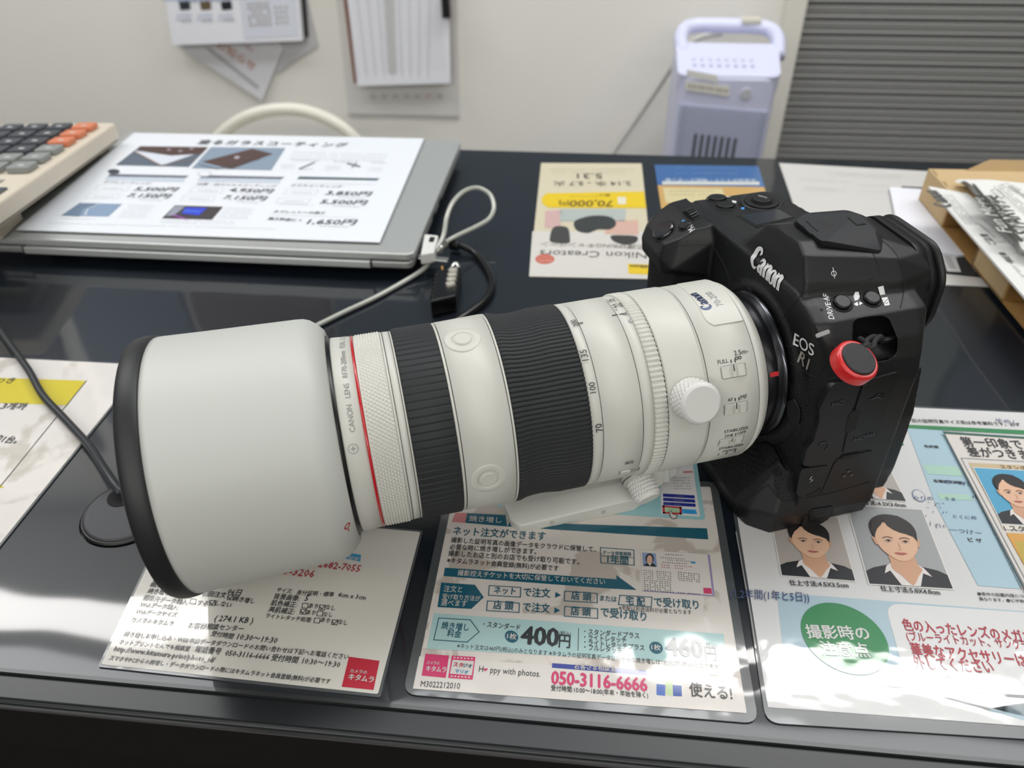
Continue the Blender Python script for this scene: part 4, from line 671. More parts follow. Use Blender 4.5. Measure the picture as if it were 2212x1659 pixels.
for k in range(4):
    t = .16 + .155 * k; a = bil(q, .52, t); c = bil(q, .88, t); b = MB(); dd = (c - a).normalized(); m_ = mat('dial_metal', 'a8a49a', .35, metal=.8, bump=(2500, .6, .0006, 'n'))
    b.tube([a - PO, a + (c - a) * .08 - PO, a + (c - a) * .92 - PO, c - PO], [.0026, .0032, .0032, .0026], m_, 14); b.build('dial', pd_)
b = MB(); a = bil(q, .5, .0) - PO; c = bil(q, .86, .0) - PO; ud = (q[0] - q[3]).normalized()
b.tube(spline([a - ud * .003 - Vector((0, 0, .007)), a + ud * .006 - Vector((0, 0, .007)), a + ud * .012 + (c - a) * .15 - Vector((0, 0, .006)), (a + c) / 2 + ud * .0155 - Vector((0, 0, .005)), c + ud * .012 - (c - a) * .15 - Vector((0, 0, .006)), c + ud * .006 - Vector((0, 0, .007)), c - ud * .003 - Vector((0, 0, .007))], 6), .0015, st, 10); b.build('shackle', pd_)
b = MB(); P = spline([tab(972, 528, .006), tab(982, 529, .006), tab(1000, 532, .006), tab(1030, 550, .0035), tab(1055, 585, .003), tab(1063, 615, .003), tab(1050, 645, .003), tab(1020, 670, .003), tab(985, 693, .003), tab(930, 725, .003), tab(880, 760, .003)], 8); b.tube(P, .0028, blk, 14)
P = spline([tab(973, 527, .006), tab(980, 528, .006), tab(992, 531, .0055)], 8); b.tube(P, [.0042 + .0006 * (i % 2) for i in range(len(P))], blk, 14)
tag(b.build('charging_lead', org=tab(1050, 600, .001)), 'black charging lead curving round the padlock and going behind the lens', 'cable')
# ------------------------------------------------------------------ the camera with its telephoto lens (mm in the device frame)
DEVM = Matrix.Translation(DM) @ DR.to_4x4()
cr_ = empty('camera', (0, 0, 0), 'black mirrorless camera with a long white telephoto lens lying across the laminated cards', 'camera', mw=DEVM)
def dev(mb, name, parent=cr_, bevel=0, **k):
    mb.v = [(x * .001, y * .001, z * .001) for x, y, z in mb.v]; return mb.build(name, parent=parent, bevel=bevel * .001, **k)
WHT = mat('lens_white', 'c6c6be', .42, spec=.4, bump=(6000, .05, .0001, 'n')); HOODM = mat('hood_white', 'bdbfba', .48, spec=.4)
LB = mat('lens_black_line', '2b2d2e', .5); RUB = mat('lens_rubber', '26282a', .62, spec=.35); REDR = mat('lens_red', 'b80f1c', .25, coat=.6); INK = mat('lens_ink', '3a3c3e', .6); INK2 = mat('lens_ink_grey', '7d807e', .5)
MET = mat('mount_black', '1b1c20', .3, metal=.5); CHR = mat('mount_chrome', '55575c', .2, metal=1)
# --- barrel profile
barrel = [(-8.5, 33.5), (-8.5, 35), (-7.6, 38), (-5.5, 41), (-3, 43), (0, 44.3), (0.15, 43.9), (.45, 43.9), (.6, 44.3), (23.6, 44.3), (23.75, 43.8), (24.1, 43.8), (24.25, 44.1), (43.6, 44.1), (43.8, 43.2), (50, 43.2), (50.2, 44.0), (54.9, 44), (55.05, 43.6), (55.35, 43.6), (55.5, 44), (73.3, 43.9), (73.45, 43.5), (73.75, 43.5), (73.9, 43.9), (78.6, 43.9), (78.6, 42.2), (112.2, 42.2), (112.2, 44.9), (112.9, 44.9), (113.0, 44.5), (113.35, 44.5), (113.45, 45.0), (135.0, 44.4), (135.1, 43.9), (135.5, 43.9), (135.6, 44.3), (136.6, 44.2), (136.6, 42), (155.4, 42), (155.4, 43.7), (156.0, 43.7), (156.1, 43.3), (156.4, 43.3), (156.5, 43.7), (159.2, 43.8), (159.3, 43.4), (159.6, 43.4), (159.7, 43.9), (160.6, 43.9), (160.6, 42.5), (172.4, 42.5), (172.4, 44.1), (181.8, 44.8), (182.4, 44.6), (182.4, 41)]
b = MB(); b.lathe(barrel, WHT, 192)
for s0, s1, r in [(.12, .48, 43.93), (23.72, 24.12, 43.83), (55.02, 55.38, 43.63), (73.42, 73.78, 43.53), (112.95, 113.4, 44.53), (135.05, 135.55, 43.93), (156.05, 156.45, 43.33), (159.25, 159.65, 43.43)]:
    b.lathe([(s0, r), (s1, r)], LB, 192)
# printed marks and lettering wrapped on the barrel
def cyl(s, bb, r): t = bb / r; return (s, r * math.cos(t), r * math.sin(t))
def ltext(mb, body, p0, p1, m, r=44.4, asp=1., bold=0, eps=.07, w=None):
    vs, fs, wd = glyphs(body, bold, 3); a0, b0 = atR(*p0, r); a1, b1 = atR(*p1, r); A = Vector((-a0, b0 * r)); B = Vector((-a1, b1 * r)); u = (B - A) / wd; v = Vector((-u.y, u.x)) * asp
    k = cop(vs, bold); mb.add([(-(A + u * x + v * y).x, (r + eps + i // k * .012) * math.cos((A + u * x + v * y).y / r), (r + eps + i // k * .012) * math.sin((A + u * x + v * y).y / r)) for i, (x, y) in enumerate(vs)], fs, m)
def lmark(mb, s0, s1, t0, t1, r, m, eps=.06):
    n = max(2, int(abs(t1 - t0) / 1.5) + 1); vs = []
    for i in range(n + 1):
        t = math.radians(t0 + (t1 - t0) * i / n); vs += [(s0, (r + eps) * math.cos(t), (r + eps) * math.sin(t)), (s1, (r + eps) * math.cos(t), (r + eps) * math.sin(t))]
    mb.add(vs, [[2 * i, 2 * i + 1, 2 * i + 3, 2 * i + 2] for i in range(n)], m, True)
for t, a, c, m_, asp, bd in [('200', (1252, 703), (1243, 690), INK, 1.25, .01), ('135', (1272, 778), (1266, 755), INK, 1.05, .01), ('100', (1288, 848), (1284, 825), INK, 1.05, .01), ('70', (1302, 931), (1299, 914), INK, 1.05, .01),
   ('A', (1357, 680), (1354, 674), INK, 1.15, .01), ('22', (1346, 662), (1340, 654), INK, 1.3, 0), ('16', (1331, 650), (1326, 645), INK, 1.3, 0), ('CANON   LENS   RF70-200mm   F2.8 L   IS   USM', (768, 932), (745, 718), INK2, 1.05, 0),
   ('FULL', (1551, 787), (1574, 783), INK, 1.05, .01), ('∞', (1589, 780), (1603, 777), INK, 1.0, .02), ('2.5m-', (1587, 768), (1617, 762), INK, 1.0, .01), ('AF', (1572, 868), (1583, 866), INK, 1.05, .01), ('MF', (1600, 863), (1614, 860), INK, 1.05, .01),
   ('STABILIZER', (1564, 936), (1616, 926), INK, 1.0, .01), ('ON', (1565, 945), (1579, 942), INK, 1.0, .01), ('OFF', (1593, 939), (1611, 935), INK, 1.0, .01), ('STABILIZER', (1552, 972), (1605, 962), INK, 1.0, .01), ('MODE', (1560, 977), (1590, 971), INK, .9, .01), ('1   2   3', (1550, 984), (1588, 976), INK, 1.1, .01),
   ('IRIS', (1350, 1004), (1368, 1000), INK, 1.1, .01)]:
    ltext(b, t, a, c, m_, 44.4 if a[0] > 900 else 44.6, asp, bd)
GREYBL = mat('badge_blue', '2e3a58', .3, metal=.5); SIL = mat('badge_silver', '85878b', .4)
for t0, t1, (a, c) in [(83.4, 84.2, (71.8, 74)), (85.6, 86.3, (54.9, 57.6)), (85.6, 86.3, (52.2, 54.2)), (90.5, 90.9, (53.6, 55)), (93.5, 93.9, (53.6, 55)), (96.5, 96.9, (53.6, 55)), (86.5, 86.9, (33.2, 25.5)), (-4.6, -4.2, (31, 27)), (24, 24.4, (46, 46))]:
    lmark(b, a, c, t0, t1, 44.2, INK)
lmark(b, 181.3, 180.1, -4.6, -2.8, 44.6, REDR); # alignment dot
def ringmark(mb, s, t, ro, ri, r, m, n=28, eps=.08, ex=1):
    t = math.radians(t); vs = []
    for k in range(n):
        a = 2 * math.pi * k / n
        for q in (ro, ri): tt = t + q * math.sin(a) / r; vs.append((s + q * ex * math.cos(a), (r + eps) * math.cos(tt), (r + eps) * math.sin(tt)))
    mb.add(vs, [[2 * i, 2 * i + 1, 2 * ((i + 1) % n) + 1, 2 * ((i + 1) % n)] for i in range(n)], m)
ringmark(b, 178.9, 32.4, 2.1, 1.85, 44.7, INK2); lmark(b, 180, 177.8, 32.2, 32.6, 44.7, INK2); lmark(b, 179.05, 178.75, 31, 33.8, 44.7, INK2)
lens = dev(b, 'lens_barrel'); lens['label'] = 'white lens barrel with grey lettering'
def lpart(mb, n, lab=None, **k):
    o = dev(mb, n, lens, **k)
    if lab: o['label'] = lab
    return o
b = MB(); b.lathe([(172.4, 42), (172.4, 44.35), (173.5, 44.4), (173.5, 42)], REDR, 192); lpart(b, 'red_ring', 'thin bright red ring near the lens front')
# knurled control ring: diamond points as real geometry
b = MB(); n = 300; rings_ = 19; vs = []; fs = []
for i in range(rings_ + 1):
    s_ = 160.7 + (172.3 - 160.7) * i / rings_
    for j in range(n):
        t = 2 * math.pi * (j + .5 * (i % 2)) / n; e = 0 if i in (0, rings_) else 1; pk_ = .46 * e if ((j + (i // 2)) % 2 == 0 and i % 2 == 1) else 0
        r = 44.05 + (pk_ if i % 2 else 0); vs.append((s_, r * math.cos(t), r * math.sin(t)))
for i in range(rings_):
    for j in range(n): fs.append([i * n + j, (i + 1) * n + j, (i + 1) * n + (j + 1) % n, i * n + (j + 1) % n])
b.add(vs, fs, WHT, False); lpart(b, 'control_ring', 'white diamond knurled ring')
# ribbed rubber rings
def ribs(t, k, d, duty=.72):
    f = (t / (2 * math.pi) * k) % 1; return 0 if f < duty else -d * (1 - abs((f - duty) / (1 - duty) * 2 - 1) ** 2)
b = MB(); b.lathe([(136.7, 42), (136.7, 44.2), (137.2, 44.6), (154.8, 44.6), (155.3, 44.1), (155.3, 42)], RUB, 1008, lambda s, t: ribs(t, 84, .9, .82)); lpart(b, 'focus_ring', 'black ribbed rubber focus ring')
b = MB(); pf = [(78.7, 42), (78.7, 44.4)] + [(80 + i * (112 - 80) / 12, 44.4 - .9 * math.sin(max(0, min(1, (i - 4) / 7)) * math.pi) + (.5 if i > 10 else 0)) for i in range(13)] + [(112.1, 44.6), (112.1, 42)]
b.lathe(pf, RUB, 1300, lambda s, t: ribs(t, 130, .75, .62)); lpart(b, 'zoom_ring', 'black finely ribbed rubber zoom ring')
b = MB(); b.lathe([(43.9, 43), (43.9, 44.3), (44.3, 44.8), (49.5, 44.8), (50.0, 44.3), (50.0, 43)], WHT, 1080, lambda s, t: .15 if (t / (2 * math.pi) * 120) % 1 < .5 else -.45); lpart(b, 'iris_ring', 'white toothed iris ring')
b = MB(); b.lathe([(43.6, 44.2), (43.95, 44.2)], LB, 480, lambda s, t: .1 if (t / (2 * math.pi) * 160) % 1 < .6 else -.4); lpart(b, 'iris_seam')
b = MB(); pz = math.radians(79); b.disc((50.6, 43.2 * math.cos(pz), 43.2 * math.sin(pz)), (0, math.cos(pz), math.sin(pz)), 1.2, 1.1, mat('release_grey', '8f9290', .4), 20); lpart(b, 'iris_release')
# customizable buttons
for i, (px, py, ex_) in enumerate([(999, 731, 1), (1056, 1036, 1)]):
    s_, t_ = atR(px, py, 45); rd = Vector((0, math.cos(t_), math.sin(t_))); b = MB(); p0 = Vector((s_, 0, 0)) + rd * 44.4
    b.lathe([], WHT) if 0 else None
    u = Vector((1, 0, 0)); v_ = rd.cross(u); N = 40; pr_ = [(8.1, 44.2), (8.0, 44.95), (7.7, 45.1), (5.2, 45.2), (4.7, 44.9), (4.45, 44.2)]
    vs = [Vector((s_, 0, 0)) + (u * math.cos(2 * math.pi * j / N) + v_ * math.sin(2 * math.pi * j / N)) * rr + rd * (h_ - (rr * math.sin(2 * math.pi * j / N)) ** 2 / 88) for rr, h_ in pr_ for j in range(N)]
    b.add(vs, [[k * N + j, k * N + (j + 1) % N, (k + 1) * N + (j + 1) % N, (k + 1) * N + j] for k in range(len(pr_) - 1) for j in range(N)], WHT, True)
    lpart(b, 'button_surround'); b = MB(); b.disc(Vector((s_, 0, 0)) + rd * 43.5, rd, 4.0, 1.75, WHT, 36, bev=.5); lpart(b, 'function_button')
# switches
for (pa, pb, pc, nm) in [((1554, 791), (1611, 781), (1561, 821), 'focus_range_switch'), ((1563, 873), (1617, 864), (1562, 899), 'focus_mode_switch'), ((1554, 949), (1610, 939), (1549, 964), 'stabilizer_switch')]:
    a0, t0 = atR(*pa, 44.6); a1, t1 = atR(*pb, 44.6); hh = abs(t0 - atR(*pc, 44.6)[1]) * 44.6; tt = (t0 + t1) / 2 - hh / 2 / 44.6; sm = (a0 + a1) / 2; ln = abs(a0 - a1)
    rd = Vector((0, math.cos(tt), math.sin(tt))); u = Vector((-1, 0, 0)); v_ = Vector((0, -math.sin(tt), math.cos(tt))); c_ = Vector((sm, 0, 0)) + rd * 44.45
    def pl(x, y, h=0): return c_ + u * x + v_ * y + rd * (h - y * y / 90)
    b = MB(); out_ = rnd_poly([pl(-ln / 2, -hh / 2, -.3), pl(ln / 2, -hh / 2, -.3), pl(ln / 2, hh / 2, -.3), pl(-ln / 2, hh / 2, -.3)], 1.2); inn = rnd_poly([pl(-ln / 2 + .35, -hh / 2 + .35, .22), pl(ln / 2 - .35, -hh / 2 + .35, .22), pl(ln / 2 - .35, hh / 2 - .35, .22), pl(-ln / 2 + .35, hh / 2 - .35, .22)], .9)
    k = len(out_); b.add(out_ + inn, [[i, (i + 1) % k, k + (i + 1) % k, k + i] for i in range(k)], mat('switch_groove', '9b9c96', .5)); b.add([p - rd * .25 for p in inn], [list(range(k))], mat('switch_well', 'b9b9b0', .5))
    sw = lpart(b, nm); b = MB(); x1 = ln / 2 - 1.5
    b.prism([pl(-ln / 2 + .5, -hh / 2 + .5, 0), pl(x1, -hh / 2 + .5, 0), pl(x1, hh / 2 - .5, 0), pl(-ln / 2 + .5, hh / 2 - .5, 0)], rd * .75, WHT)
    for x in (-1.6, -.9, .9, 1.6): b.prism([pl(x - .18, -hh / 2 + .7, .7), pl(x + .18, -hh / 2 + .7, .7), pl(x + .18, hh / 2 - .7, .7), pl(x - .18, hh / 2 - .7, .7)], rd * .45, WHT)
    b.prism([pl(-.25, -.1, .74), pl(.25, -.1, .74), pl(.25, hh / 2 - .3, .74), pl(-.25, hh / 2 - .3, .74)], rd * .06, LB)
    o = dev(b, 'slider', sw, bevel=.12); b = MB()
    for x in (-.35, 1.5): b.prism([pl(x - .22, hh / 2 + .45, 0), pl(x + .22, hh / 2 + .45, 0), pl(x + .22, hh / 2 + 2.0, 0), pl(x - .22, hh / 2 + 2.0, 0)], rd * .12, LB)
    dev(b, 'position_marks', sw)
# name badge: raised plate near the mount
b = MB(); vs = []; R_ = 44.35
def bpnt(s_, t_, h): return Vector((s_, (R_ + h) * math.cos(t_), (R_ + h) * math.sin(t_)))
T0, T1 = math.radians(65.5), math.radians(118); N = 26
rows_ = []
for i in range(N + 1):
    t = T0 + (T1 - T0) * i / N; inset = 5.5 * (max(0, 1 - (t - T0) / .10) ** 2 + max(0, 1 - (T1 - t) / .10) ** 2) * .5
    rows_.append([bpnt(.9, t, -.1), bpnt(.9, t, .45), bpnt(17.6 - inset, t, .45), bpnt(18.1 - inset, t, -.1)])
vs = [p for r_ in rows_ for p in r_]; b.add(vs, [[4 * i + j, 4 * (i + 1) + j, 4 * (i + 1) + j + 1, 4 * i + j + 1] for i in range(N) for j in range(3)] + [[0, 1, 2, 3], [4 * N + 3, 4 * N + 2, 4 * N + 1, 4 * N]], WHT)
ltext(b, 'Canon', (1541, 665), (1504, 632), GREYBL, 44.8, .95, 0, .1); ltext(b, '70-200', (1563, 659), (1535, 630), SIL, 44.8, 1.15, .0, .1)
lpart(b, 'name_badge', 'raised white plate lettered Canon 70-200')
# tripod ring lock knob and tripod foot
def knob(mb, c, ax, r, h, m):
    ax = Vector(ax).normalized(); u = ax.orthogonal().normalized(); q = ax.cross(u); c = Vector(c); N = 56; L_ = 11; vs = []
    prf = [(0, r * .8), (.4, r * .96)]
    for k in range(L_): prf.append((.8 + (h - 2.2) * k / (L_ - 1), r))
    prf += [(h - .9, r * .96), (h - .4, r * .90), (h, r * .84)]
    for i, (a, rr) in enumerate(prf):
        for j in range(N):
            t = 2 * math.pi * (j + .5 * (i % 2)) / N; e = (.45 if (i % 2 == 1 and (j + i // 2) % 2 == 0) else -.05) if 2 <= i < 2 + L_ else 0
            vs.append(c + ax * a + (u * math.cos(t) + q * math.sin(t)) * (rr + e))
    mb.add(vs, [[i * N + j, i * N + (j + 1) % N, (i + 1) * N + (j + 1) % N, (i + 1) * N + j] for i in range(len(prf) - 1) for j in range(N)], m, False)
    mb.add(vs[-N:], [list(range(N))], m)
kw = mat('knob_white', 'cfcfcb', .38); b = MB(); t_ = math.radians(24)
s_, t_ = atR(1487, 860, 44.3); rd = Vector((0, math.cos(t_), math.sin(t_))); knob(b, Vector((33.8, 0, 0)) + rd * 44, rd, 9.2, 13.5, kw); lpart(b, 'tripod_ring_knob', 'white knurled knob standing off the lens side')
ft = mat('foot_white', 'c6c7c0', .4); b = MB()
hb_ = []
for x, y, z in [(112, -6, -70.9), (112.5, -6, -64), (110, 14, -70.9), (110.5, 15, -64), (106, 18.5, -71), (106, 19.5, -64.5), (45, 19, -71.9), (44, 19.5, -62), (30, 12, -71), (28, 13, -56), (112, -16, -70.9), (45, -16, -71.9), (30, -10, -71), (112, -12, -61), (106, 8, -60.5), (46, 10, -57), (46, -12, -57), (28, -10, -56)]: hb_.append((x, y, z))
b.hull(hb_, ft); b.hull([(46, 19, -70), (46, 12, -55), (46, -10, -55), (46, -14, -70), (26, 13, -62), (26, 12, -45), (26, -10, -45), (26, -10, -62), (44, 10, -47), (44, -9, -47)], ft)
b.hull([(44, 12, -58), (44, -10, -58), (22, 12, -64), (22, -10, -64), (42, 13, -36), (42, -13, -36), (25, 13, -36), (25, -13, -36)], ft)
foot = dev(b, 'tripod_foot', lens, bevel=1.6, seg=3); foot['label'] = 'white tripod foot reaching under the lens'
b = MB()
for x in (62, 90): b.box((x - .9, 19.0, -67.5), (x + .9, 20.0, -65.5), mat('foot_slot', 'a9aaa5', .5)); dev(b, 'slot', foot); b = MB()
kc = atY(1383, 1041, 19); ke = atY(1402, 1079, 28); axk = (ke - kc).normalized(); knob(b, kc - axk * 2, axk, 6.9, (ke - kc).length + 2, kw); dev(b, 'foot_knob', foot)
b = MB(); kc2 = kc; b.disc(kc2 - axk * 4.5, axk, 8.4, 3.2, ft, 40); b.disc(kc2 - axk * 3, axk, 8.8, .3, LB, 40); dev(b, 'knob_collar', foot)
b = MB(); rc = atY(1444, 1028, 12); b.disc(rc - Vector((0, 6, 0)), (0, 1, -.25), 6.6, 4, ft, 32, bev=.8); dev(b, 'release_button', foot)
b = MB(); b.lathe([(25.2, 43.6), (25.2, 44.5), (26, 44.75), (42.6, 44.75), (43.4, 44.5), (43.4, 43.6)], WHT, 192); 
for i in range(0): pass
lpart(b, 'tripod_collar')
b = MB(); s_, t_ = atR(1357, 1017, 43.9); rd = Vector((0, math.cos(t_), math.sin(t_))); u = Vector((-1, 0, 0)); v_ = Vector((0, -math.sin(t_), math.cos(t_))); c_ = Vector((s_, 0, 0)) + rd * 43.8
b.prism([c_ + u * x + v_ * y for x, y in [(-4.5, -2), (4.5, -2), (4.5, 2), (-4.5, 2)]], rd * .25, mat('switch_groove', '9b9c96', .5)); b.prism([c_ + u * x + v_ * y + rd * .2 for x, y in [(-4, -1.5), (.5, -1.5), (.5, 1.5), (-4, 1.5)]], rd * .8, WHT); b.prism([c_ + u * 4.9 + v_ * y for y in (-2, 2)] + [c_ + u * 5.3 + v_ * y for y in (2, -2)], rd * .3, LB); lpart(b, 'iris_lock_switch')
# hood
b = MB(); hood = [(185.2, 45.4), (184.3, 45.9), (184.0, 47.0), (184.6, 49.0), (187.0, 51.8), (190, 54.1), (192.5, 55.0), (195.5, 55.3), (215, 55.8), (235, 56.3), (252, 56.9), (254.5, 56.9), (254.5, 55.4), (192, 53.2), (187, 48), (187, 45.4), (185.2, 45.4)]
b.lathe(hood, HOODM, 192); 
hd = lpart(b, 'lens_hood', 'wide matte white lens hood'); b = MB(); b.lathe([(254.5, 54), (254.5, 57.0), (255.0, 57.6), (257.2, 57.9), (259, 58.0), (261.5, 57.6), (263.5, 56.5), (264.2, 55.0), (263.8, 53.9), (256, 53.5)], mat('hood_rubber', '1d1e20', .5), 192); dev(b, 'rubber_rim', hd)
b = MB(); b.lathe([(254, 53.9), (186, 46)], mat('hood_inside', '08080a', .9), 96); dev(b, 'flocked_inside', hd)
b = MB(); b.lathe([(181.8, 43.6), (182.5, 44.75), (183.2, 44.95), (184.6, 45.5), (186, 45.5)], mat('gap_black', '0a0b0c', .35), 192); dev(b, 'bayonet_gap', hd)
b = MB(); s_, t_ = atR(750, 1131, 50.5)
def hp(ds, dt): 
    s2 = s_ + ds; r_ = 49.0 + (s2 - 184.6) * .98; r_ = min(r_, 55.0) + .6; t2 = t_ + dt / 50; return Vector((s2, r_ * math.cos(t2), r_ * math.sin(t2)))
N = 20; RI = mat('red_ink', 'b02028', .5)
b.add([hp(q * math.cos(2 * math.pi * k / N), q * 1.1 * math.sin(2 * math.pi * k / N)) for k in range(N) for q in (1.25, .75)], [[2 * i, 2 * i + 1, 2 * ((i + 1) % N) + 1, 2 * ((i + 1) % N)] for i in range(N)], RI)
b.add([hp(.2, -1.7), hp(-.2, -1.7), hp(-.2, -3.6), hp(.2, -3.6)], [[0, 1, 2, 3]], RI); dev(b, 'lock_mark', hd)
b = MB(); b.lathe([(182.3, 44.5), (215, 41.5), (215, 40.5), (182.3, 40)], mat('front_tube', '101012', .5), 96); dev(b, 'front_tube', lens)
b = MB(); gl_ = mat('lens_glass', '16202c', .04, coat=1, spec=.8); b.add([(209 - rr * rr * .004, rr * math.cos(2 * math.pi * j / 64), rr * math.sin(2 * math.pi * j / 64)) for rr in (0.01, 12, 24, 34, 40.6) for j in range(64)], [[i * 64 + j, i * 64 + (j + 1) % 64, (i + 1) * 64 + (j + 1) % 64, (i + 1) * 64 + j] for i in range(4) for j in range(64)], gl_, True); dev(b, 'front_element', lens)
# mount
b = MB(); b.lathe([(-8.4, 30), (-8.4, 35.5), (-9, 36.3), (-14.5, 34.6), (-15.6, 34.6), (-16.2, 36.2), (-18.6, 36.8), (-18.8, 30)], MET, 128); b.lathe([(-16.3, 36.3), (-16.9, 37.2), (-18.2, 37.4), (-18.7, 36.7)], CHR, 128)
mt_ = dev(b, 'lens_mount'); mt_['label'] = 'dark metal mount ring with a red index'
b = MB(); s_, t_ = atR(1671, 808, 35.4); rd = Vector((0, math.cos(t_), math.sin(t_))); v_ = Vector((0, -math.sin(t_), math.cos(t_))); 
b.prism(rnd_poly([Vector((s_, 0, 0)) + rd * 34.6 + Vector((x, 0, 0)) + v_ * y for x, y in [(-2.2, -1.05), (2.2, -1.05), (2.2, 1.05), (-2.2, 1.05)]], .8), rd * 1.6, mat('mount_red', 'c1121c', .3, coat=.5)); dev(b, 'mount_index', mt_)
# ------------------------------------------------------------------ camera body
BK = mat('body_black', '0f1012', .42, spec=.4, bump=(9000, .25, .00012, 'n')); BK2 = mat('body_black_smooth', '0d0e10', .4, spec=.35); BD = mat('body_deep', '050506', .7); GRV = mat('body_groove', '050506', .7)
GRP = bpy.data.materials.new('grip_rubber'); GRP.use_nodes = True; nt = GRP.node_tree; bs_ = nt.nodes['Principled BSDF']; bs_.inputs['Base Color'].default_value = lin('0e0f10'); bs_.inputs['Roughness'].default_value = .55; bs_.inputs['Specular IOR Level'].default_value = .35
tc = nt.nodes.new('ShaderNodeTexCoord'); sp_ = nt.nodes.new('ShaderNodeSeparateXYZ'); m1_ = nt.nodes.new('ShaderNodeMath'); m1_.operation = 'SUBTRACT'; cx2 = nt.nodes.new('ShaderNodeCombineXYZ')
br = nt.nodes.new('ShaderNodeTexBrick'); br.inputs['Scale'].default_value = 1; br.inputs['Brick Width'].default_value = .0026; br.inputs['Row Height'].default_value = .0013; br.inputs['Mortar Size'].default_value = .0005; br.inputs['Mortar Smooth'].default_value = .6
bm_ = nt.nodes.new('ShaderNodeBump'); bm_.inputs['Strength'].default_value = .9; bm_.inputs['Distance'].default_value = .00035; bm_.invert = True
nt.links.new(tc.outputs['Object'], sp_.inputs[0]); nt.links.new(sp_.outputs[1], m1_.inputs[0]); nt.links.new(sp_.outputs[0], m1_.inputs[1]); nt.links.new(m1_.outputs[0], cx2.inputs[0]); nt.links.new(sp_.outputs[2], cx2.inputs[1])
rt2 = nt.nodes.new('ShaderNodeMapping'); rt2.inputs['Rotation'].default_value = (0, 0, .5); nt.links.new(cx2.outputs[0], rt2.inputs[0]); nt.links.new(rt2.outputs[0], br.inputs[0]); nt.links.new(br.outputs['Fac'], bm_.inputs['Height']); nt.links.new(bm_.outputs[0], bs_.inputs['Normal'])
def ext(yz, x0, x1): return [(x0, y, z) for y, z in yz] + [(x1, y, z) for y, z in yz]
b = MB()
core = [(-98, -68), (-93, -73.3), (46.5, -73.5), (50.5, -70.5), (53, -60), (52.8, -50), (52.6, 20), (50.5, 30), (47, 39), (40, 47.5), (30, 51), (20, 53), (-30, 48.5), (-60, 48), (-96, 44), (-101, 36), (-102, 0)]
b.hull(ext([(y, z) for y, z in core], -70, -27) + ext([(y * .965 + 0, z * .985) for y, z in core if y < 45], -76, -21), BK)     # main block
b.hull(ext([(-92, -72), (36, -72), (42, -66), (44, -50), (43, -15), (38, 10), (-92, 30)], -87, -60), BK)                                     # rear bulge
b.hull([(-5, -92, -73.3), (-5, 30, -73.3), (-8, 42, -73.5), (-17, 50, -73.5), (-30, 50, -73.5), (-2.5, -92, -60), (-2.5, 34, -60), (-7, 43, -60), (-16, 52, -58), (-30, 53, -57), (-21.5, -92, -34), (-21.5, 38, -34), (-24, 44, -38), (-30, -92, -40), (-14, -90, -45), (-14, 36, -43), (-18, 42, -45), (-60, 44, -72), (-60, 0, -72)], BK)   # lower front
b.hull([(-3, -92, -60), (-2, -70, -60), (-20, -60, -50), (-4, -98, -40), (-3, -98, 22), (-6, -103, 22), (-8, -103, -50), (-5, -66, 22), (-22, -58, 20), (-3, -72, -40), (-30, -103, 22), (-30, -60, -60), (-30, -103, -60), (-4, -92, 24)], BK)  # grip shaft
b.hull([(3.5, -96, 26), (3.5, -70, 26), (2.5, -96, 17), (2.5, -68, 17), (-2, -103, 20), (-2, -103, 30), (-1, -62, 22), (-22, -56, 18), (-22, -56, 40), (1, -95, 33), (1, -71, 33), (-6, -100, 38), (-6, -66, 38), (-24, -101, 44), (-24, -60, 46.5), (-30, -101, 20), (-14, -100, 43), (-14, -64, 43.5)], BK)   # grip nose
hump = [(-23, -36, 44), (-23.5, -24, 58), (-25.5, -19, 66), (-27, -12, 69), (-27, 7, 70), (-25.5, 15, 67), (-23.5, 22, 59), (-22.5, 24, 50), (-21, 24, 40), (-20.5, 14, 34), (-20.5, -14, 36), (-23, 30, 38), (-30, -42, 46), (-62, -48, 46), (-66, -40, 52),
        (-68, -30, 44), (-68, -28, 56), (-68, -20, 63.5), (-68, -8, 66.5), (-68, 10, 66.5), (-68, 22, 63), (-68, 29, 55.5), (-68, 32, 44), (-85, -27, 40), (-85, -25, 55), (-85, -18, 62), (-85, 18, 62), (-85, 25, 56), (-85, 28, 46), (-85, 28, 26), (-68, 36, 30), (-85, -28, 24), (-85, 20, 20), (-40, -30, 47), (-40, 26, 52)]
b.hull(hump, BK)
b.hull(ext([(40 * math.cos(i * math.pi / 12), 40 * math.sin(i * math.pi / 12)) for i in range(24)], -22, -19.5) + ext([(43 * math.cos(i * math.pi / 12), 43 * math.sin(i * math.pi / 12)) for i in range(24)], -24, -22), BK)
raw = dev(b, 'raw')
m_ = raw.modifiers.new('r', 'REMESH'); m_.mode = 'VOXEL'; m_.voxel_size = .0008; m_.use_smooth_shade = True
m_ = raw.modifiers.new('s', 'SMOOTH'); m_.factor = .5; m_.iterations = 5
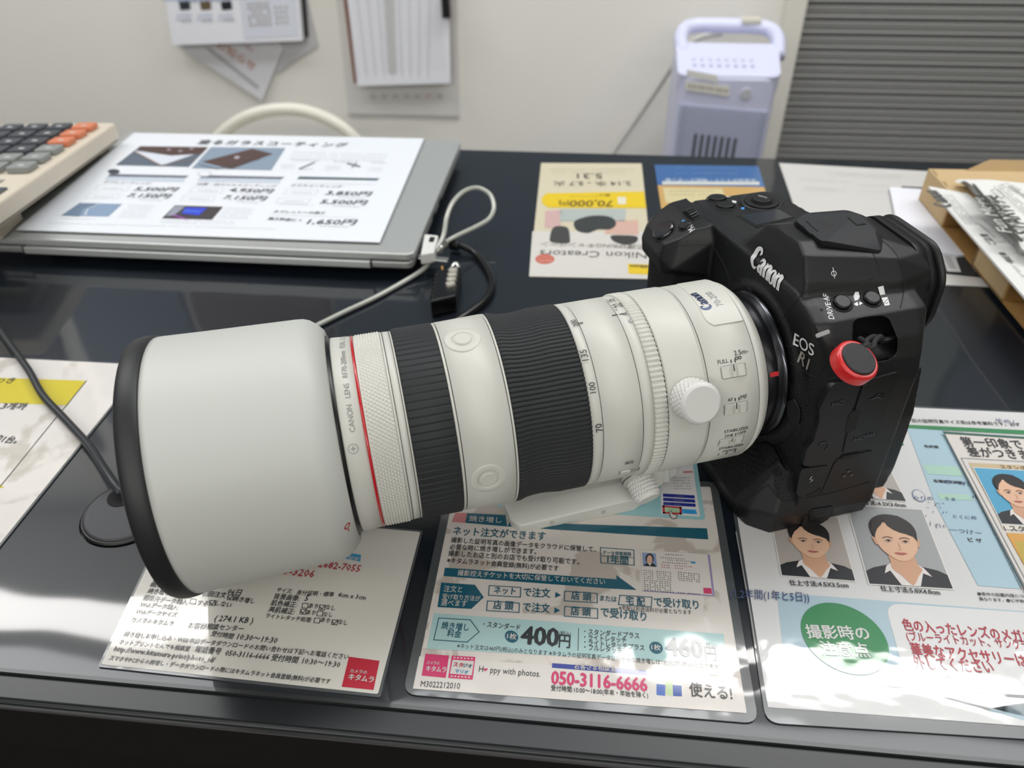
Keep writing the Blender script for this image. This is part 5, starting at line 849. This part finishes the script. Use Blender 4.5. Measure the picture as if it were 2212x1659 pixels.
# strap recess cutter
cut = MB(); rp = [atY(*p, 46) for p in [(1842, 690), (1870, 684), (1906, 680), (1922, 688), (1940, 734), (1937, 762), (1922, 776), (1850, 790), (1841, 750)]]; rp = rnd_poly(rp, 4); vd = (DRi @ ray(1885, 730)).normalized(); ins = vd.copy()
cut.prism([p - ins * 14 for p in rp], ins * 26, BD); co_ = dev(cut, 'cutter'); bo = raw.modifiers.new('b', 'BOOLEAN'); bo.operation = 'DIFFERENCE'; bo.object = co_; bo.solver = 'EXACT'
bpy.context.view_layer.update(); dg = bpy.context.evaluated_depsgraph_get(); me = bpy.data.meshes.new_from_object(raw.evaluated_get(dg)); me.name = 'body'
body = bpy.data.objects.new('body', me); COL.objects.link(body); body.parent = cr_
bpy.data.objects.remove(raw); bpy.data.objects.remove(co_)
while len(me.materials) < 1: me.materials.append(BK)
me.materials.clear(); me.materials.append(BK); me.materials.append(GRP); me.materials.append(BD)
tree = BVHTree.FromPolygons([v.co for v in me.vertices], [list(p.vertices) for p in me.polygons])
for p in me.polygons:
    x, y, z = p.center * 1000; n_ = p.normal; k = 0
    if y < -42 and z < 19 + (4 if y < -85 else 0) and x > -60: k = 1
    elif x > -26 and z < 12 and y < 40 and not (z < -52 and y > 8 + (z + 73) * 1.0): k = 1
    elif 36 < y < 50.5 and x > -33 and x < -18 and -50 < z < 20 and n_.x > .15: k = 1
    p.material_index = k; p.use_smooth = True
body['label'] = 'black camera body with textured grip'
def hit(px, py):
    o, v = lray(px, py); r = tree.ray_cast(o * .001, v.normalized(), 5)
    k = 0
    while r[0] is None and k < 40:      # outline point just past the edge: take the nearest point inwards
        k += 1; px += (1760 - px) * .01; py += (800 - py) * .01; o, v = lray(px, py); r = tree.ray_cast(o * .001, v.normalized(), 5)
    if r[0] is None: return None, None
    return r[0] * 1000, r[1]
def hitn(px, py):
    h, n_ = hit(px, py)
    if h is None: return None, None
    N_ = Vector()
    for dx, dy in [(0, 0), (5, 0), (-5, 0), (0, 5), (0, -5)]:
        a, c = hit(px + dx, py + dy)
        if a is not None and (a - h).length < 6: N_ += c
    return h, N_.normalized()
def groove(mb, px, r=.28, m=GRV, step=6, closed=False, lift=0.):
    pts = []
    seq = px + [px[0]] if closed else px
    for a, c in zip(seq, seq[1:]):
        L_ = max(1, int(math.hypot(c[0] - a[0], c[1] - a[1]) / step))
        for i in range(L_): pts.append((a[0] + (c[0] - a[0]) * i / L_, a[1] + (c[1] - a[1]) * i / L_))
    if not closed: pts.append(seq[-1])
    H_ = [hit(*p) for p in pts]; H_ = [h + n_ * lift for h, n_ in H_ if h is not None]
    if len(H_) > 2: mb.tube(H_, r, m, 6, closed)
def smp(px, n=6, closed=False): return [tuple(p)[:2] for p in spline([Vector((x, y, 0)) for x, y in px], n, closed)]
def btext(mb, body_, p0, p1, m, asp=1., bold=0, eps=.12, shear=0, flip=False):
    A, n0 = hitn(*p0); B, n1 = hitn(*p1)
    if A is None or B is None: return
    pm_ = ((p0[0] + p1[0]) / 2, (p0[1] + p1[1]) / 2); M_, nn = hitn(*pm_); nn = (n0 + n1 + nn).normalized()
    vs, fs, wd = glyphs(body_, bold, 4); u = (B - A) / wd; v = nn.cross(u.normalized()).normalized() * u.length * asp; out = []
    k = cop(vs, bold); e0 = eps
    for i, (x, y) in enumerate(vs):
        eps = e0 + i // k * .02; p = A + u * (x + shear * y) + v * y; r = tree.ray_cast((p + nn * 4) * .001, -nn, .012); out.append((r[0] * 1000 + r[1] * eps) if r[0] is not None else p + nn * eps)
    mb.add(out, fs, m)
def patch(px, h, m, dep=1.2, rr=1.0, flat=None):   # raised cover whose outline was measured on the body surface
    if flat is not None:
        P = [atY(*p, flat) for p in px]; c = sum(P, Vector()) / len(P); N_ = Vector((0, 1, 0)); P = rnd_poly(P, rr, 3); b_ = MB(); b_.prism([p - N_ * dep for p in P], N_ * (dep + h), m); return b_, c, N_
    P = [hit(*p)[0] for p in px]; c = sum(P, Vector()) / len(P); N_ = Vector()
    for i in range(len(P)): N_ += (P[i] - c).cross(P[(i + 1) % len(P)] - c)
    N_.normalize(); vv = (DRi @ ray(sum(p[0] for p in px) / len(px), sum(p[1] for p in px) / len(px)))
    if N_.dot(vv) > 0: N_ = -N_
    P = [p - N_ * ((p - c).dot(N_)) for p in P]; P = rnd_poly(P, rr, 3); b_ = MB(); b_.prism([p - N_ * dep for p in P], N_ * (dep + h), m); return b_, c, N_
LW = mat('letter_white', 'd5d6d6', .45); LG = mat('letter_grey', 'aaa69f', .4, metal=.3); LBL = mat('letter_blue', '4a8fd0', .5)
def bpart(mb, n, lab=None, **k):
    o = dev(mb, n, body, **k)
    if lab: o['label'] = lab
    return o
b = MB(); btext(b, 'Canon', (1620, 572), (1683, 629), LW, .92, 0, .3); bpart(b, 'maker_lettering', 'white Canon lettering')
b = MB(); btext(b, 'EOS', (1713, 744), (1758, 769), LW, 1.0, .01, .15); btext(b, 'R1', (1722, 781), (1744, 799), LG, 1.1, .02, .15); bpart(b, 'model_lettering')
b = MB(); btext(b, 'DRIVE·AF', (1802, 690), (1789, 635), LW, 1.0, .02); bpart(b, 'drive_label'); b = MB(); btext(b, 'M-Fn', (1502, 495), (1492, 480), LW, 1.25, .02); bpart(b, 'function_label'); b = MB()
for a, c in [((1799, 578), (1803, 602))]: groove(b, [a, c], .16, LW, 3, lift=.1)
c_, n_ = hitn(1801, 591); u = (hit(1801, 585)[0] - c_).normalized(); q = n_.cross(u); b.tube([c_ + n_ * .1 + (u * math.cos(k * math.pi / 8) + q * math.sin(k * math.pi / 8)) * 1.1 for k in range(16)], .16, LW, 6, True); bpart(b, 'sensor_plane_mark'); b = MB()
def bfill(mb, px, m, l=.12):
    q = [hit(*p) for p in px]; q = [a + n_ * l for a, n_ in q if a is not None]
    if len(q) > 2: mb.poly(q, m)
bfill(b, [(1843, 640), (1847, 631), (1854, 630), (1857, 641), (1853, 648), (1846, 650)], LW); bfill(b, [(1844, 657), (1852, 652), (1854, 660), (1849, 661)], LW); bfill(b, [(1856, 652), (1864, 655), (1856, 660)], LW); bfill(b, [(1850, 632), (1854, 631), (1856, 638), (1852, 641)], BK2, .2); bpart(b, 'drive_icon'); b = MB()
bfill(b, [(1896, 620), (1908, 617), (1912, 636), (1901, 638)], LW); bfill(b, [(1898.5, 622.5), (1907, 620.4), (1909.7, 634), (1902, 635.4)], BK2, .18); bfill(b, [(1901, 626), (1905.5, 625), (1907.3, 630), (1903, 631.5)], LW, .24); bpart(b, 'metering_icon'); b = MB()
bfill(b, [(1904, 644), (1917, 642), (1922, 659), (1911, 661)], LW); groove(b, [(1906, 659), (1918, 645)], .12, BK2, 3, lift=.15); groove(b, [(1907, 648), (1911, 648)], .1, BK2, 2, lift=.15); groove(b, [(1913, 657), (1918, 653)], .14, BK2, 2, lift=.15); bpart(b, 'exposure_icon')
for q_, c_q in [([(1473, 476), (1480, 475), (1480, 482), (1474, 481)], LBL), ([(1602, 448), (1609, 448), (1607, 453), (1600, 452)], LBL), ([(1635, 444), (1646, 444), (1645, 448), (1636, 448)], LW), ([(1581, 433), (1591, 435), (1590, 439), (1582, 438)], LW), ([(1564, 421), (1578, 421), (1576, 426), (1566, 426)], LW)]:
    b = MB(); bfill(b, q_, c_q); bpart(b, 'top_icon')

# port covers
side = [('microphone_port_cover', [(1768, 882), (1790, 838), (1804, 826), (1857, 822), (1841, 882), (1822, 936), (1806, 988), (1797, 1001), (1736, 1006), (1733, 1002), (1741, 968), (1756, 951), (1769, 905)]),
        ('usb_port_cover', [(1865, 822), (1938, 802), (1943, 807), (1931, 840), (1890, 960), (1884, 966), (1821, 978), (1819, 975), (1828, 937), (1859, 842)]),
        ('network_port_cover', [(1800, 1001), (1808, 991), (1858, 977), (1884, 971), (1872, 1012), (1859, 1043), (1776, 1067), (1773, 1063)]),
        ('flash_port_cover', [(1734, 1011), (1787, 1004), (1789, 1008), (1772, 1049), (1758, 1066), (1722, 1071), (1719, 1064), (1727, 1019)])]
for nm, px in side:
    mbp, c_, N_ = patch(px, .6, BK2, 2.6, 1.2, 52.7); o = bpart(mbp, nm, bevel=.35)
    b = MB()
    def on(px_): # point on this cover's face
        o_, v_ = lray(*px_); return o_ + v_ * ((c_ + N_ * .8 - o_).dot(N_) / v_.dot(N_))
    def pt_(body_, p0, p1, m, asp=1., bold=0, shear=0):
        vs, fs, wd = glyphs(body_, bold, 3); A, B = on(p0), on(p1); u = (B - A) / wd; v = N_.cross(u) * asp; k = cop(vs, bold); b.add([A + u * (x + shear * y) + v * y + N_ * (.03 + i // k * .02) for i, (x, y) in enumerate(vs)], fs, m)
    EM = mat('embossed', '2c2d30', .3, spec=.6)
    if nm[0] == 'm': pt_('MIC', (1796, 880), (1821, 873), EM, 1.1, .03); dev(b, 'embossed_word', o); b = MB(); b.tube([on(p) for p in smp([(1777, 971), (1771, 966), (1773, 958), (1781, 955), (1789, 957), (1788, 966), (1782, 972)])], .22, EM, 6)
    if nm[0] == 'u': pt_('HDMI', (1844, 954), (1886, 942), EM, .8, .03); dev(b, 'embossed_word', o); b = MB(); b.tube([on(p) for p in [(1878, 864), (1912, 852)]], .25, EM, 6); b.tube([on(p) for p in [(1890, 859), (1900, 851), (1905, 851)]], .2, EM, 6); b.tube([on(p) for p in [(1895, 858), (1905, 860), (1909, 859)]], .2, EM, 6)
    if nm[0] == 'n':
        for x, y in [(1830, 1016), (1820, 1026), (1836, 1024)]: b.prism([on((x, y)), on((x + 7, y - 1)), on((x + 6, y + 4)), on((x - 1, y + 5))], N_ * .12, EM)
    if nm[0] == 'f': b.tube([on(p) for p in [(1754, 1029), (1749, 1035), (1756, 1036), (1750, 1041)]], .3, mat('bolt_grey', '8d9094', .4), 6)
    if b.v: dev(b, 'port_symbol', o)
b = MB()
for px in [[(1848, 882), (1857, 887), (1846, 926), (1834, 932), (1823, 932), (1832, 893)], [(1812, 990), (1820, 983), (1857, 976), (1850, 984), (1826, 991)], [(1740, 1070), (1772, 1052), (1770, 1064), (1748, 1072)]]:
    m2, _, _ = patch(px, .75, BD, 1, .8, 52.7); b.v_ = 0; b.add(m2.v, m2.f, BD)
bpart(b, 'finger_notches')
b = MB(); groove(b, smp([(1824, 813), (1800, 817), (1788, 824), (1772, 858), (1764, 879), (1766, 900), (1755, 946), (1735, 966), (1726, 1010), (1716, 1066)]), .3); groove(b, smp([(1660, 1048), (1678, 1071), (1693, 1081), (1714, 1080), (1774, 1070), (1830, 1056), (1878, 1041)]), .35)
groove(b, smp([(1588, 1118), (1586, 1104), (1593, 1091), (1605, 1081), (1629, 1070), (1649, 1054), (1660, 1048)]), .3); groove(b, [(1735, 633), (1800, 618), (1870, 604), (1890, 599), (1899, 590), (1899, 578), (1888, 552), (1880, 540)], .22); groove(b, smp([(1735, 633), (1715, 655), (1692, 685), (1676, 697)]), .25)
groove(b, smp([(1906, 520), (1935, 548), (1951, 590), (1952, 630), (1945, 665)]), .22); groove(b, smp([(1690, 748), (1712, 750), (1760, 778), (1780, 792)]), .2); groove(b, smp([(1780, 792), (1770, 808), (1757, 813), (1735, 800), (1706, 783)]), .25); groove(b, smp([(1395, 540), (1410, 548), (1428, 545), (1455, 533), (1480, 530), (1530, 530), (1545, 540), (1570, 585), (1578, 618)]), .22)
groove(b, smp([(1580, 600), (1590, 596), (1600, 603), (1640, 650), (1665, 690)]), .2)
bpart(b, 'panel_seams')
# latch, front buttons, top controls
m2, c_, N_ = patch([(1743, 1098), (1752, 1090), (1794, 1085), (1804, 1087), (1800, 1104), (1790, 1120), (1776, 1130), (1744, 1141), (1732, 1138), (1736, 1120)], .15, BD, 3.5, 1.5, 52.2); lt = bpart(m2, 'battery_door_latch')
m2, c_, N_ = patch([(1746, 1104), (1752, 1097), (1794, 1090), (1799, 1094), (1791, 1106), (1786, 1120), (1748, 1128), (1746, 1118)], 1.2, BK2, 1, .8, 52.2); 
for k in range(4): a = [atY(1757, 1103 + k * 4.2, 53.5), atY(1789, 1098 + k * 4.2, 53.5)]; m2.tube(a, .3, mat('embossed', '2c2d30', .3, spec=.6), 6)
dev(m2, 'latch_tab', lt, bevel=.3)
b = MB(); btext(b, 'OPEN', (1745, 1137), (1774, 1129), mat('embossed', '2c2d30', .3), 1.0, .02, .5); dev(b, 'embossed_word', lt)
for nm, px in [('depth_preview_button', [(1703, 862), (1718, 858), (1734, 888), (1730, 914), (1716, 917), (1702, 904)]), ('front_function_button', [(1640, 957), (1664, 958), (1692, 998), (1688, 1028), (1672, 1026), (1650, 990)])]:
    m2, c_, N_ = patch(px, 1.6, BK2, 1.5, 2.2); bpart(m2, nm, bevel=.6)
def topbtn(px, py, r, h, nm, m=BK2, rim=True, tilt=None, lab=None, bev=.5):
    c_, n_ = hitn(px, py); n_ = tilt or n_; b_ = MB()
    if rim: b_.tube([c_ + (n_.orthogonal().normalized() * math.cos(k * math.pi / 16) + n_.cross(n_.orthogonal().normalized()) * math.sin(k * math.pi / 16)) * (r + .7) for k in range(32)], .45, BD, 6, True)
    b_.disc(c_ - n_ * 1.2, n_, r, h + 1.2, m, 36, bev=bev); return bpart(b_, nm, lab)
topbtn(1818, 655, 3.9, 1.7, 'drive_button', bev=.8); topbtn(1882, 646, 3.7, 1.7, 'metering_button', bev=.8)
topbtn(1434, 499, 6.3, 1.8, 'shutter_button', mat('shutter_gloss', '0e0f12', .12, coat=1), bev=.9); topbtn(1479, 488, 3.0, 1.3, 'function_button'); topbtn(1549, 430, 5.0, 1.6, 'top_button'); topbtn(1567, 446, 5.0, 1.6, 'top_button'); topbtn(1615, 441, 3.9, 1.2, 'top_button')
m2, c_, N_ = patch([(1590, 466), (1682, 450), (1718, 470), (1634, 492)], .35, BK2, 1, 1.0); lc = bpart(m2, 'top_display', bevel=.15)
m3, _, _ = patch([(1599, 467), (1680, 453), (1711, 470), (1634, 488)], .45, mat('lcd_glass', '191c26', .25, coat=.3), .5, .5); dev(m3, 'display_glass', lc)
c_, n_ = hitn(1635, 436); n_ = Vector((0, 0, 1)); c_ = atZ(1647, 426, c_.z + 4); b = MB()
knm = mat('dial_black', '131416', .4)
b.disc(c_ - Vector((0, 0, 7)), n_, 11.5, 4.5, knm, 48, bev=.6); dl = bpart(b, 'mode_dial', 'round black mode dial on the top plate'); b = MB()
N = 60
for k in range(N): a = 2 * math.pi * k / N; p = c_ + Vector((11.4 * math.cos(a), 11.4 * math.sin(a), -6)); b.box(p - Vector((.35, .35, 0)), p + Vector((.35, .35, 3)), knm)
dev(b, 'knurling', dl); b = MB(); b.disc(c_ - Vector((0, 0, 2.5)), n_, 9.6, .9, BK2, 40, bev=.4); b.disc(c_ - Vector((0, 0, 1.7)), n_, 6.2, .7, BD, 36); b.disc(c_ - Vector((0, 0, 1.6)), n_, 5.6, 1.5, BK2, 36, bev=.5); dev(b, 'dial_cap', dl)
vs, fs, wd = glyphs('MODE', 0, 3); b = MB(); A = c_ + Vector((0, 0, .05)) ; u = (atZ(1638, 422, A.z) - atZ(1657, 427, A.z)) / wd; v = n_.cross(u); b.add([atZ(1657, 427, A.z) + u * x + v * y - v * .3 for x, y in vs], fs, LW); dev(b, 'dial_lettering', dl)
# front wheel set in the grip
c_, n_ = hitn(1494, 464); b = MB(); ax = (hit(1470, 458)[0] - hit(1512, 470)[0]); ax = Vector((0, 1, 0)).cross(Vector((0, 0, 1))); ax = (hit(1512, 476)[0] - hit(1500, 455)[0]).normalized(); 
wv = (hit(1509, 476)[0] - hit(1477, 452)[0]).normalized(); wa = n_.cross(wv).normalized()
cc_ = c_ - n_ * 6.2
for k in range(30): a = 2 * math.pi * k / 30; p = cc_ + (wv * math.cos(a) + n_ * math.sin(a)) * 8.0; tv = (wv * math.cos(a) + n_ * math.sin(a)); sv = wa; b.prism([p - sv * 2.2 - tv.cross(sv) * .5, p + sv * 2.2 - tv.cross(sv) * .5, p + sv * 2.2 + tv.cross(sv) * .5, p - sv * 2.2 + tv.cross(sv) * .5], tv * 1.0, knm)
b.disc(cc_ - wa * 2.4, wa, 8.0, 4.8, knm, 48); bpart(b, 'main_wheel', bevel=.1)
b = MB(); c_, n_ = hitn(1571, 525); b.disc(c_ - n_ * .3, n_, 1.3, .45, BD, 16); c_, n_ = hitn(1775, 669); b.disc(c_ - n_ * .3, n_, .8, .4, BD, 14); bpart(b, 'microphone_holes')
c_, n_ = hitn(1777, 721); b = MB(); u = (hit(1791, 716)[0] - hit(1764, 726)[0]).normalized(); q = n_.cross(u); b.prism(rnd_poly([c_ + u * x + q * y - n_ * .3 for x, y in [(-3.0, -1.0), (3.0, -1.0), (3.0, 1.0), (-3.0, 1.0)]], .9), n_ * .75, mat('lamp_grey', '8a8b8e', .3, coat=.5)); bpart(b, 'tally_lamp', bevel=.25)
# accessory shoe cover
SC = mat('shoe_cover_rubber', '26272a', .6, spec=.3); b = MB()
zb, zt2 = 64.5, 71.0
o4 = [atZ(*p, 66) for p in [(1708, 483), (1768, 537), (1905, 541), (1908, 508), (1868, 466), (1835, 455), (1738, 462)]]
t4 = [atZ(*p, zt2) for p in [(1718, 476), (1775, 522), (1830, 512), (1896, 500), (1862, 465), (1830, 453), (1742, 460)]]
lo = [Vector((p.x, p.y, zb)) for p in o4]; b.hull(rnd_poly(o4, 2.0, 3) + rnd_poly(lo, 2.0, 3) + rnd_poly(t4, 2.5, 3), SC); sc = bpart(b, 'shoe_cover', 'grey rubber accessory shoe cover', bevel=1.3, seg=3)
def onT(px, py, dz=.06): return atZ(px, py, zt2 + dz)
b = MB(); vs, fs, wd = glyphs('Canon', 0, 3); A, B = onT(1807, 493), onT(1779, 470); u = (B - A) / wd; v = Vector((0, 0, 1)).cross(u) * 1.05; b.add([A + u * x + v * y for x, y in vs], fs, mat('shoe_emboss', '17181a', .5)); dev(b, 'embossed_name', sc)
b = MB(); 
for a, c in [((1742, 478), (1766, 499)), ((1733, 487), (1752, 506))]: b.tube([onT(*a), onT(*c)], .35, SC, 6)
for k in range(7): x = 1836 + k * 8.2; p0 = (x + 4, 519 - k * 1.0 - 12); p1 = (x, 519 - k * 1.0 + 8); q0 = atZ(*p0, 70.4); q1 = atZ(*p1, 67.4); b.tube([q0, q1], .35, mat('shoe_emboss', '17181a', .5), 6)
dev(b, 'grip_ribs', sc); b = MB(); q = [onT(*p) for p in [(1833, 471), (1848, 470), (1868, 483), (1852, 486)]]; b.prism(q, (0, 0, .3), SC); b.tube([onT(1832, 470), onT(1852, 487), onT(1870, 484)], .4, BD, 6); dev(b, 'release_tab', sc)
# viewfinder housing and eyecup
def rr(x, y0, y1, z0, z1, r): return rnd_poly([Vector((x, y0, z0)), Vector((x, y1, z0 + 4)), Vector((x, y1, z1 - 10)), Vector((x, y1 - 10, z1)), Vector((x, y0 + 10, z1)), Vector((x, y0, z1 - 10)), Vector((x, y0, z0 + 4))][1:] if 0 else [Vector((x, y0 + 7, z0)), Vector((x, y1 - 7, z0)), Vector((x, y1, z0 + 12)), Vector((x, y1, z1 - 12)), Vector((x, y1 - 11, z1)), Vector((x, y0 + 11, z1)), Vector((x, y0, z1 - 12)), Vector((x, y0, z0 + 12))], r, 5)
def loft(mb, secs, m, cap=True):
    k = len(secs[0]); vs = [p for s_ in secs for p in s_]; mb.add(vs, [[i * k + j, i * k + (j + 1) % k, (i + 1) * k + (j + 1) % k, (i + 1) * k + j] for i in range(len(secs) - 1) for j in range(k)], m, True)
    if cap: mb.add(secs[0], [list(range(k))[::-1]], m); mb.add(secs[-1], [list(range(k))], m)
b = MB(); loft(b, [rr(-80, -28, 28, 20, 64.5, 5), rr(-84.6, -28, 28, 20, 64.3, 5), rr(-85, -27.4, 27.4, 20.6, 63.8, 5)], BK); bpart(b, 'viewfinder_housing')
EC = mat('eyecup_rubber', '121315', .6, spec=.3); b = MB(); loft(b, [rr(-85.4, -26.5, 26.5, 19, 63, 5), rr(-85.6, -27.2, 27.2, 18.5, 63.6, 5), rr(-89.6, -26.6, 26.6, 18.4, 62.8, 5), rr(-90, -25, 25, 20, 61, 5)], EC)
ec = bpart(b, 'eyecup', 'black rubber viewfinder eyecup'); b = MB(); loft(b, [rr(-89.8, -26, 26, 19, 62, 5), rr(-90.0, -28.0, 28.0, 16.6, 63.4, 6), rr(-91.4, -28.8, 28.8, 16, 63.8, 6), rr(-92.6, -28.4, 28.4, 16.4, 63.4, 6), rr(-92.9, -24, 24, 20, 58, 6)], mat('eyecup_flange', '0c0c0d', .5), False); dev(b, 'flange', ec)
b = MB(); q = [atY(*p, 28.0) for p in [(1988, 640), (2003, 636), (2004, 655), (1984, 661)]]; b.prism(q, (0, .8, 0), EC); dev(b, 'side_tab', ec, bevel=.2)
# strap lug with the cord
b = MB(); lp1 = atY(1942, 727, 44.5); lp0 = atY(1898, 737, 44.5); b.tube([lp0, lp1], 1.5, mat('lug_metal', '2a2b2e', .3, metal=.8), 12); bpart(b, 'strap_lug')
DC = atY(1848, 781, 62); sa = empty('strap_anchor', (0, 0, 0), 'round red and black strap anchor hanging by a cord from the camera side', 'strap anchor', mw=DEVM @ Matrix.Translation(DC * .001))
def sdev(mb, n, lab=None, **k):
    mb.v = [((x - DC.x) * .001, (y - DC.y) * .001, (z - DC.z) * .001) for x, y, z in mb.v]; o = mb.build(n, parent=sa, **k)
    if lab: o['label'] = lab
    return o
vw = -(DRi @ ray(1850, 780)).normalized(); rt_ = DRi @ (RC @ Vector((1, 0, 0))); uu_ = DRi @ (RC @ Vector((0, 1, 0))); nA = (vw * .76 + (rt_ * .78 + uu_ * .62) * .65).normalized()
RP = mat('anchor_red', 'c81e1e', .35, coat=.3); b = MB(); b.disc(DC - nA * 3.6, nA, 9.3, 5.6, RP, 56, bev=1.0); sdev(b, 'ring', 'red plastic disc'); b = MB(); b.disc(DC + nA * 1.6, nA, 7.5, 1.3, mat('anchor_black', '202123', .5, bump=(1500, .3, .0003, 'n')), 48, bev=.6); sdev(b, 'cap', 'black disc cap')
cm_ = mat('cord_black', '1c1d20', .6, bump=(1800, .9, .0006, 'n')); b = MB(); P0 = DC + nA * .3 + Vector((-4, -2, 5)); 
for dx, dy in [(-1, 0), (1.3, .5)]:
    A = [DC + Vector((-5.5 + dx, -5, 3.5)), atY(1878 + dx * 4, 752, 56), atY(1880 + dx * 8, 736, 51), atY(1895 + dx * 5, 727, 47), atY(1905 + dx * 3, 738, 43)]; b.tube(spline(A, 6), 1.15, cm_, 10)
A = [atY(1857, 731, 46), atY(1868, 738, 50), atY(1880, 748, 54)]; b.tube(spline(A, 5), 1.1, cm_, 10); sdev(b, 'cord')

bpy.context.view_layer.update()
